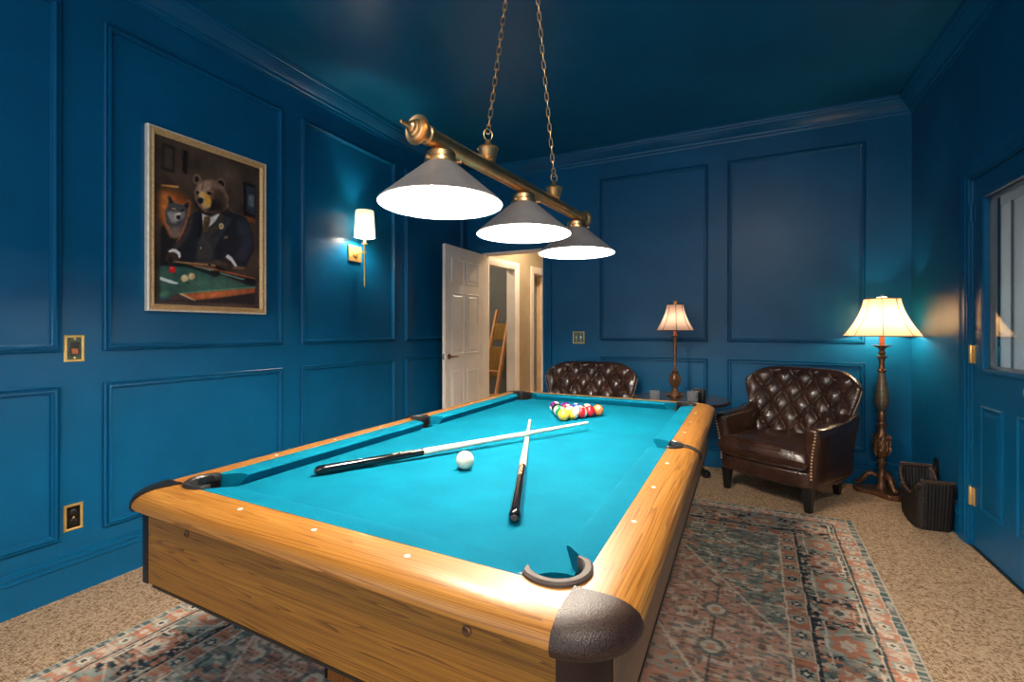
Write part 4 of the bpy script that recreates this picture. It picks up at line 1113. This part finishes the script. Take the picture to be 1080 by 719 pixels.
blanket(.85, .20, .28, 'mustard knit blanket on the top rung of the wooden ladder', 5)
blanket(.62, .21, .50, 'long mustard blanket on the middle rung of the wooden ladder', 6)

# ------------------------------------------------------------------ tufted armchairs
def sm(a, b, x):
    t_ = min(1, max(0, (x-a)/(b-a))); return t_*t_*(3-2*t_)
def HWF(z): return .318+.097*sm(.40, .82, z)-.015*sm(.82, .95, z)
def back_base(u, v):
    topz = .912-.115*abs(u)**5.5
    z = .36+v*(topz-.36)
    hw = HWF(z)
    x = u*hw
    wrap = -(.06+.08*v)*abs(u)**2.6
    y = .165+.14*v+wrap
    return x, y, z
def tuft(x, z, u, v):
    a = x/.14+(z-.835)/.21+.5; b = x/.14-(z-.835)/.21+.5
    A = abs(math.sin(PI*a)); B = abs(math.sin(PI*b))
    h = (A*B)**.5
    msk = (1-sm(.80, .97, abs(u)))*(1-sm(.90, 1.0, v))
    pit = math.exp(-((A*A+B*B)/.10))
    return (h*.036-.018*pit)*msk+.024*(1-msk)
def back_fb(u, v):
    u = u*2-1
    uu = math.sin(u*PI/2*.999)*.35+u*.65
    x, y, z = back_base(uu, v)
    e = max(0, 1-abs(uu)**14)**.5*max(0, 1-abs(2*v-1)**16)**.5
    bx = 1 if uu > 0 else -1
    t_ = tuft(x, z, uu, v)
    yf = y-(.030+t_)*e; yb = y+.055*e
    return (x, yf, z), (x, yb, z)
def arm_fb(sg):
    def f(u, v):
        # u along depth front->back, v height
        y = -.375+u*.60
        top = .565+.02*math.sin(u*PI*.5)+.045*sm(.55, 1.0, u)
        bot = .165
        z = bot+v*(top-bot)
        e = max(0, 1-abs(2*u-1)**18)**.5*max(0, 1-abs(2*v-1)**14)**.5
        flare = .022*sm(.3, 1, v)-.012*(1-v)
        th = .050+.012*sm(.6, 1, v)
        xc = .318+flare-.02*(1-u)*sm(.0, .2, .2-u)
        yy = y+.03*(1-v)*(1-u)
        return (sg*(xc-th*e), yy, z), (sg*(xc+(th*.92)*e), yy, z)
    return f
def cushion_fb(u, v):
    u = 2*u-1; v = 2*v-1
    uu = math.copysign(abs(u)**.8, u); vv = math.copysign(abs(v)**.8, v)
    x = uu*.280; y = -.125+vv*.285-.022*(1-uu*uu)*(vv < 0)*abs(vv)
    if vv < -.62: x *= 1+.10*sm(.62, .85, -vv)
    e = max(0, 1-abs(uu)**9)**.35*max(0, 1-abs(vv)**9)**.35
    crown = .018*(1-uu*uu)*(1-vv*vv)+.004*math.sin(uu*9+vv*4)*(1-abs(uu))
    return (x, y, .345+.082*e+crown), (x, y, .345-.085*e)
def make_chair(label, loc, rz):
    t = thing('tufted_armchair', label, 'armchair', loc, rz, 'tufted leather armchairs')
    m = puff(back_fb, 150, 110); bk = m.build('backrest', 'leather', t, ang=80)
    for r in range(-1, 5):
        z = .835-r*.105
        if r < 0: continue
        for k in range(-4, 5):
            x = .14*k+(.07 if r % 2 == 0 else 0)
            # locate u,v
            v = (z-.36)/(.555)
            hw = HWF(z)
            u = x/hw
            if abs(u) > .84: continue
            topz = .912-.115*abs(u)**5.5; v = (z-.36)/(topz-.36)
            if v > .93 or v < .12: continue
            bx, by, bz = back_base(u, v)
            tf = tuft(bx, bz, u, v)
            m = MB(); m.sphere((0, 0, 0), .0085, 12, 8, (1, .55, 1))
            m.build('button', 'leather', bk, loc=(bx, by-.030-tf-.002, bz))
    for sg in (-1, 1):
        m = MB()
        for i in range(24):
            v = .30+.62*i/23; x, y, z = back_base(sg*.975, v)
            m.sphere((x+sg*.008, y-.010, z), .0066, 8, 5)
        m.build('nailhead_trim', 'nail', bk)
    for sg in (-1, 1):
        m = puff(arm_fb(sg), 40, 36); ar = m.build('arm', 'leather', t, ang=80)
        m = MB()
        for i in range(16):
            v = .16+.80*i/15; p, q = arm_fb(sg)(.012, v)
            m.sphere((q[0]-sg*.003, q[1]-.004, q[2]), .0068, 8, 5)
        m.build('nailhead_trim', 'nail', ar)
        m = MB(); pts = []
        for i in range(14):
            u = .03+.75*i/13; p, q = arm_fb(sg)(u, .965); pts.append((q[0]+sg*.001, q[1], q[2]+.001))
        m.tube(pts, .004, 6); m.build('piping', 'leather', ar)
    m = puff(cushion_fb, 44, 44); cu_ = m.build('seat_cushion', 'leather', t, ang=80)
    m = MB(); pts = []
    for zz in (.392, .298):
        pts = [(x, -.405-.018*(1-(x/.28)**2), zz) for x in np.linspace(-.285, .285, 20)]
        m.tube(pts, .0042, 6)
    m.build('piping', 'leather', cu_)
    def base_fb(u, v):
        u = 2*u-1; x = u*.345; z = .15+v*.135
        e = max(0, 1-abs(u)**20)**.5*max(0, 1-abs(2*v-1)**12)**.4
        yf = -.36-.035*(1-u*u); yb = .24
        c = (yf+yb)/2
        return (x, c+(yf-c)*(e*.14+.86 if False else e), z), (x, c+(yb-c)*e, z)
    m = puff(base_fb, 40, 14); m.build('seat_base', 'leather', t, ang=60)
    # lower outer back
    m = MB(); m.box((-.275, .14, .17), (.275, .235, .46)); m.build('outer_back', 'leather', t, bevel=.03, seg=4)
    for sx, sy in ((-1, -1), (1, -1), (-1, 1), (1, 1)):
        x, y = (sx*.285, -.315) if sy < 0 else (sx*.235, .20)
        m = MB(); h = .165; a, b = .019, .030; dx, dy = (0, 0) if sy < 0 else (0, .035)
        v = [(x-a+dx, y-a+dy, 0), (x+a+dx, y-a+dy, 0), (x+a+dx, y+a+dy, 0), (x-a+dx, y+a+dy, 0), (x-b, y-b, h), (x+b, y-b, h), (x+b, y+b, h), (x-b, y+b, h)]
        m.add(v, [(0,3,2,1),(4,5,6,7),(0,1,5,4),(1,2,6,5),(2,3,7,6),(3,0,4,7)]); m.build('leg', 'black', t, bevel=.003)
    return t
ch = make_chair('dark brown tufted leather armchair beside the floor lamp', (.345, 3.995, 0), -.536)
c2 = copy_tree(ch); c2.location = (-1.165, 3.865, 0); c2.rotation_euler = (0, 0, .12)
c2['label'] = 'dark brown tufted leather armchair behind the far end of the pool table'

# ------------------------------------------------------------------ round side table and what stands on it
SX, SY, SZ = -.395, 3.79, .672
t = thing('side_table', 'round dark wooden pedestal table between the two leather armchairs', 'side table', (SX, SY, 0))
m = MB(); m.lathe([(.0, SZ-.028), (.33, SZ-.028), (.352, SZ-.022), (.36, SZ-.014), (.36, SZ-.006), (.354, SZ), (0, SZ)], 64); m.build('table_top', 'dark_wood', t, ang=30)
m = MB(); m.lathe([(.055, .10), (.065, .13), (.05, .17), (.03, .20), (.045, .27), (.05, .33), (.03, .40), (.026, .46), (.04, .52), (.028, .56), (.05, .62), (.07, SZ-.028)], 28); m.build('pedestal', 'dark_wood', t)
for a in (.98, 3.1, 4.9):
    m = MB(); m.tube([(.04, 0, .15), (.12, 0, .16), (.22, 0, .12), (.27, 0, .06), (.30, 0, .035)], [.028, .028, .024, .022, .024], 12, False, RZ(a) @ Matrix.Diagonal((.88 if a > 4 else 1, 1, 1, 1)))
    lg = m.build('foot', 'black', t)
    m = MB(); rr_ = .27 if a > 4 else .31; m.sphere((rr_*math.cos(a), rr_*math.sin(a), .035), .036, 18, 12, (1, 1, .95)); m.build('ball_foot', 'black', lg)
# table lamp
lx, ly = -.445, 3.905
t = thing('table_lamp', 'slim bronze table lamp with taupe bell shade on the side table', 'lamp', (lx, ly, SZ))
m = MB(); m.lathe([(.0, 0), (.060, 0), (.064, .006), (.058, .012), (.046, .020), (.040, .030), (.028, .040), (.020, .052), (.026, .058), (.016, .064)], 6); m.build('base', 'bronze', t, bevel=.003)
m = MB()
for k in range(4):
    m.sphere((.056*math.cos(k*PI/2+.5), .056*math.sin(k*PI/2+.5), .010), .0115, 10, 8, (1.2, 1, .8))
m.build('scroll_foot', 'bronze', t)
m = MB(); m.lathe([(.016, .06), (.020, .068), (.034, .10), (.040, .13), (.037, .155), (.026, .175), (.020, .185), (.026, .192), (.030, .197), (.020, .203), (.014, .21)], 24)
for k in range(8):
    a = k*PI/4
    m.tube([(.024*math.cos(a), .024*math.sin(a), .078), (.040*math.cos(a), .040*math.sin(a), .115), (.041*math.cos(a+.2), .041*math.sin(a+.2), .145), (.028*math.cos(a+.3), .028*math.sin(a+.3), .172)], .006, 6)
m.build('urn', 'bronze', t)
m = MB(); m.lathe([(.014, .205), (.011, .25), (.013, .36), (.016, .46), (.018, .475), (.030, .482), (.032, .486), (.018, .489), (.016, .494)], 20); m.build('column', 'bronze', t)
m = MB(); m.lathe([(.0135, .49), (.0135, .555)], 20); m.build('candle_sleeve', 'copper', t)
def bell(z0, z1, r0, r1, n=8, k=10, pw=1.9):
    rows = []
    for i in range(k+1):
        s = i/k; r = r1+(r0-r1)*(1-s)**pw*.75+(r0-r1)*(1-s)*.25
        rows.append((r, z0+(z1-z0)*s))
    return rows
def shade(par, z0, z1, r0, r1, mat, seam, edge, n=8, ph=.2, sub=4):
    rows = bell(z0, z1, r0, r1)
    m = MB(); v = []; f = []; N = n*sub; k = len(rows)
    for i in range(N):
        a = 2*PI*i/N+ph; w = (i % sub)/sub
        sag = 1-.045*math.sin(PI*w)
        for r, z in rows: v.append((r*sag*math.cos(a), r*sag*math.sin(a), z))
    for i in range(N):
        j = (i+1) % N
        for q in range(k-1): f.append((i*k+q, j*k+q, j*k+q+1, i*k+q+1))
    m.add(v, f); s_ = m.build('lamp_shade', mat, par, ang=25)
    m = MB()
    for i in range(n):
        a = 2*PI*i/n+ph
        m.tube([(r*math.cos(a)*1.004, r*math.sin(a)*1.004, z) for r, z in rows], .0022, 6)
    m.build('seam', seam, s_)
    m = MB()
    for (r, z) in (rows[0], rows[-1]):
        pts = []
        for i in range(N):
            a = 2*PI*i/N+ph; sag = 1-.045*math.sin(PI*((i % sub)/sub)); pts.append((r*sag*math.cos(a), r*sag*math.sin(a), z))
        m.tube(pts, .0035, 6, True)
    for k_ in range(3):
        a = 2*PI*k_/3; m.tube([(0, 0, z1-.008), (r1*.97*math.cos(a), r1*.97*math.sin(a), z1-.003)], .0015, 6)
    m.build('shade_edge', edge, s_)
    return s_
shade(t, .525, .735, .145, .064, 'shade_taupe', 'dark_seam', 'dark_seam')
m = MB(); m.lathe([(.003, .70), (.003, .738), (.012, .742), (.014, .752), (.016, .760), (.011, .768), (0, .771)], 16); m.build('finial', 'brass', t)
m = MB(); m.lathe([(0, .645), (.012, .637), (.020, .615), (.019, .595), (.011, .57), (.009, .556)], 18); m.build('bulb', 'bulb_desk', t)
def tumbler(label, x, y, rz):
    t = thing('whisky_glass', label, 'glass', (x, y, SZ), rz, 'cut whisky glasses on the side table')
    m = MB(); n = 48; v = []; f = []
    prof = [(0, .0), (.034, .0), (.037, .004), (.038, .02), (.0385, .055), (.039, .083), (.0375, .085), (.036, .083), (.035, .05), (.034, .016), (.030, .012), (0, .011)]
    k = len(prof)
    for i in range(n):
        a = 2*PI*i/n; c = 1 if True else 0
        for q, (r, z) in enumerate(prof):
            rr = r*(1-.06*(i % 4 in (1, 2))) if 2 <= q <= 4 else r
            v.append((rr*math.cos(a), rr*math.sin(a), z))
    for i in range(n):
        j = (i+1) % n
        for q in range(k-1): f.append((i*k+q, j*k+q, j*k+q+1, i*k+q+1))
    m.add(v, f); m.build('tumbler', 'glass', t, ang=20)
    m = MB(); m.lathe([(0, -.0), (.042, 0), (.045, .003), (.040, .004), (0, .004)], 32); o = m.build('coaster', 'black', t)
    for c_ in t.children:
        if c_.name.startswith('tumbler'): c_.location.z = .0045
tumbler('left of the two cut whisky glasses, in front of the table lamp', -.535, 3.475, 0)
tumbler('cut whisky glass right of the lamp, in front of the small black box', -.285, 3.545, .3)
t = thing('small_speaker', 'small black rounded box behind the right-hand whisky glass', 'box', (-.250, 3.655, SZ), -.35)
m = MB(); m.box((-.046, -.022, 0), (.046, .022, .098)); m.build('body', 'black', t, bevel=.012, seg=4)
m = MB(); m.box((-.012, -.0235, .075), (.016, -.0215, .081)); m.build('gold_mark', 'brass', t, smooth=False)

# ------------------------------------------------------------------ floor lamp
fx, fy = .962, 4.235
t = thing('floor_lamp', 'ornate bronze floor lamp with glowing cream bell shade in the corner', 'lamp', (fx, fy, 0), .35)
poly = []
for k in range(3):
    a = 2*PI*k/3-PI/2
    for da, r in ((-.34, .158), (0, .172), (.34, .158), (.70, .112), (1.047, .098), (1.39, .112)): poly.append((r*math.cos(a+da), r*math.sin(a+da)))
m = MB(); m.extrude(poly, 0, .036); m.build('base_plate', 'bronze', t, bevel=.006)
for k in range(3):
    a = 2*PI*k/3-PI/2
    pts = [(.028, 0, .128), (.055, 0, .142), (.085, 0, .132), (.108, 0, .10), (.128, 0, .066), (.150, 0, .052), (.158, 0, .064), (.148, 0, .074), (.14, 0, .066)]
    m = MB(); m.tube(pts, [.014, .018, .020, .018, .015, .013, .012, .010, .006], 10, False, RZ(a))
    m.tube([(.06, 0, .155), (.09, .008, .145), (.115, 0, .11)], [.005, .009, .004], 8, False, RZ(a)); m.build('scroll_leg', 'bronze', t)
m = MB(); m.lathe([(.03, .034), (.034, .05), (.026, .07), (.020, .10), (.028, .128), (.026, .14), (.019, .16), (.021, .215), (.028, .226), (.030, .234), (.022, .242), (.018, .255), (.026, .268)], 28); m.build('lower_stem', 'bronze', t)
m = MB(); m.lathe([(.022, .262), (.034, .29), (.045, .33), (.047, .37), (.040, .41), (.028, .45), (.022, .475), (.024, .495), (.036, .505), (.037, .511), (.024, .516)], 28)
for k in range(8):
    a = k*PI/4
    for dz in (0, .05, .1):
        m.tube([(.036*math.cos(a), .036*math.sin(a), .285+dz), (.050*math.cos(a+.1), .050*math.sin(a+.1), .325+dz*.9), (.046*math.cos(a+.3), .046*math.sin(a+.3), .355+dz*.8)], [.004, .009, .004], 6)
m.build('carved_urn', 'bronze', t)
m = MB(); m.lathe([(.022, .514), (.018, .53), (.025, .55), (.027, .575), (.021, .60), (.016, .615)], 28); m.build('knop', 'bronze', t)
m = MB(); v = []
m.lathe([(.016, .612), (.03, .628), (.043, .655), (.046, .685), (.042, .72), (.034, .78), (.026, .84), (.020, .895)], 16); m.build('vase', 'vase', t, ang=10)
m = MB(); m.lathe([(.020, .893), (.027, .90), (.028, .912), (.020, .918), (.016, .95), (.020, .985), (.020, .995), (.032, 1.002), (.034, 1.010), (.020, 1.018), (.014, 1.024), (.022, 1.032), (.024, 1.038), (.014, 1.046), (.016, 1.058), (.030, 1.075), (.060, 1.088), (.062, 1.091), (.030, 1.090), (.016, 1.092)], 28); m.build('upper_stem', 'bronze', t)
m = MB(); m.lathe([(.0165, 1.09), (.0165, 1.19)], 20); m.build('candle_sleeve', 'copper', t)
shade(t, 1.160, 1.432, .232, .108, 'shade_cream', 'shade_seam', 'shade_seam', 8, .25)
m = MB(); m.lathe([(.003, 1.40), (.003, 1.436), (.020, 1.440), (.034, 1.446), (.020, 1.450), (.008, 1.462), (0, 1.466)], 16); m.build('finial', 'enamel', t)
m = MB(); m.lathe([(0, 1.295), (.016, 1.285), (.029, 1.26), (.028, 1.235), (.016, 1.205), (.013, 1.19)], 20); m.build('bulb', 'bulb_floor', t)

# ------------------------------------------------------------------ wicker magazine basket
t = thing('wicker_basket', 'black wicker magazine basket on the carpet between floor lamp and door', 'basket', (1.060, 3.70, 0), .10)
hwx = .088
def sideprof(s):     # s 0 front .. 1 back : y, bottom z, top z
    y = -.135+.27*s
    top = .175+.13*abs(2*s-1)**2.2+.02*s
    bot = .004+.045*max(0, s-.45)**1.2
    return y, bot, top
m = MB()
n = 44; ring = []
# wall: loop round rounded rectangle, woven relief
loop = []
hy = .135; rr = .03
def rrect(hx, hy, r, k=8):
    o = []
    for cx, cy, a0 in ((hx-r, hy-r, 0), (-hx+r, hy-r, PI/2), (-hx+r, -hy+r, PI), (hx-r, -hy+r, 1.5*PI)):
        for i in range(k+1): a = a0+PI/2*i/k; o.append((cx+r*math.cos(a), cy+r*math.sin(a)))
    return o
def resample(P, step):
    out = []
    P = P+[P[0]]; acc = 0; 
    L = [0]
    for a, b in zip(P, P[1:]): L.append(L[-1]+math.hypot(b[0]-a[0], b[1]-a[1]))
    N = int(L[-1]/step); 
    for i in range(N):
        d = L[-1]*i/N; k = max(j for j in range(len(L)) if L[j] <= d); k = min(k, len(P)-2); w = (d-L[k])/max(1e-9, L[k+1]-L[k])
        out.append((P[k][0]+(P[k+1][0]-P[k][0])*w, P[k][1]+(P[k+1][1]-P[k][1])*w))
    return out, L[-1]
P_, per = resample(rrect(hwx, hy, rr), .005)
N = len(P_); K = 44; v = []; f = []
def toph(y): s = (y+.135)/.27; return .172+.118*abs(2*s-1)**2.4+.035*s
def both(y): s = (y+.135)/.27; return .004+.10*max(0, s-.35)**2
for i, (x, y) in enumerate(P_):
    nx1 = P_[(i+1) % N]; nx0 = P_[i-1]; d = Vector((nx1[0]-nx0[0], nx1[1]-nx0[1], 0)).normalized(); nn = Vector((d.y, -d.x, 0))
    rib = .0035*abs(math.cos(PI*i*.005/.017))
    for j in range(K+1):
        w = j/K; z = both(y)+(toph(y)-both(y))*w
        tp = .80+.20*w**.8
        wv = .0022*math.sin(z*2*PI/.011+(PI if int(i*.005/.017) % 2 else 0))
        px_, py_ = x*(.88+.12*w), y*tp
        v.append((px_+nn.x*(rib+wv), py_+nn.y*(rib+wv), z))
for i in range(N):
    for j in range(K): f.append((i*(K+1)+j, ((i+1) % N)*(K+1)+j, ((i+1) % N)*(K+1)+j+1, i*(K+1)+j+1))
f.append(tuple(i*(K+1) for i in range(N)))
m.add(v, f); o = m.build('woven_body', 'wicker', t, ang=60); sd = o.modifiers.new('thick', 'SOLIDIFY'); sd.thickness = .008; sd.offset = -1
m = MB()
for ph in (0, PI):
    m.tube([(x*(1+.03*math.cos(i*.9+ph)), y+.004*math.sin(i*.9+ph), toph(y)+.004+.004*math.sin(i*.9+ph)) for i, (x, y) in enumerate(P_)], .0065, 7, True)
m.build('braided_rim', 'wicker_rim', t)
for yy in (-.134, .134):
    m = MB(); m.tube([(-.082, yy, toph(yy)+.008), (.082, yy, toph(yy)+.008)], .011, 10); m.build('handle_bar', 'wicker_rim', t)

# ------------------------------------------------------------------ unseen fill lamps added behind the viewer and past the doorway
def fill_dome(label, x, y, z, r, mat):
    t = thing('fill_lamp', label, 'light', (x, y, z))
    m = MB(); m.lathe([(r*1.06, 0), (r*1.06, -.02), (r, -.026)], 40, cap=False); m.build('collar', 'brass', t)
    m = MB(); m.lathe([(0, -r*.42), (r*.4, -r*.38), (r*.75, -r*.24), (r*.98, -.026), (r, -.02), (r, 0)], 40); m.build('glass_bowl', mat, t)
fill_dome('unseen ceiling light added as fill behind the viewer', 0.45, -.55, ZC, .22, 'fill_ceil')
fill_dome('unseen ceiling light added to brighten the hallway', -2.15, YB+1.0, HH, .12, 'fill_hall')
fill_dome('unseen ceiling light added to brighten the grey side room', -3.45, YB+.85, HH, .10, 'fill_hall')
fill_dome('unseen ceiling light added to brighten the tiled bathroom', -3.0, YB+2.45, HH, .16, 'fill_hall')
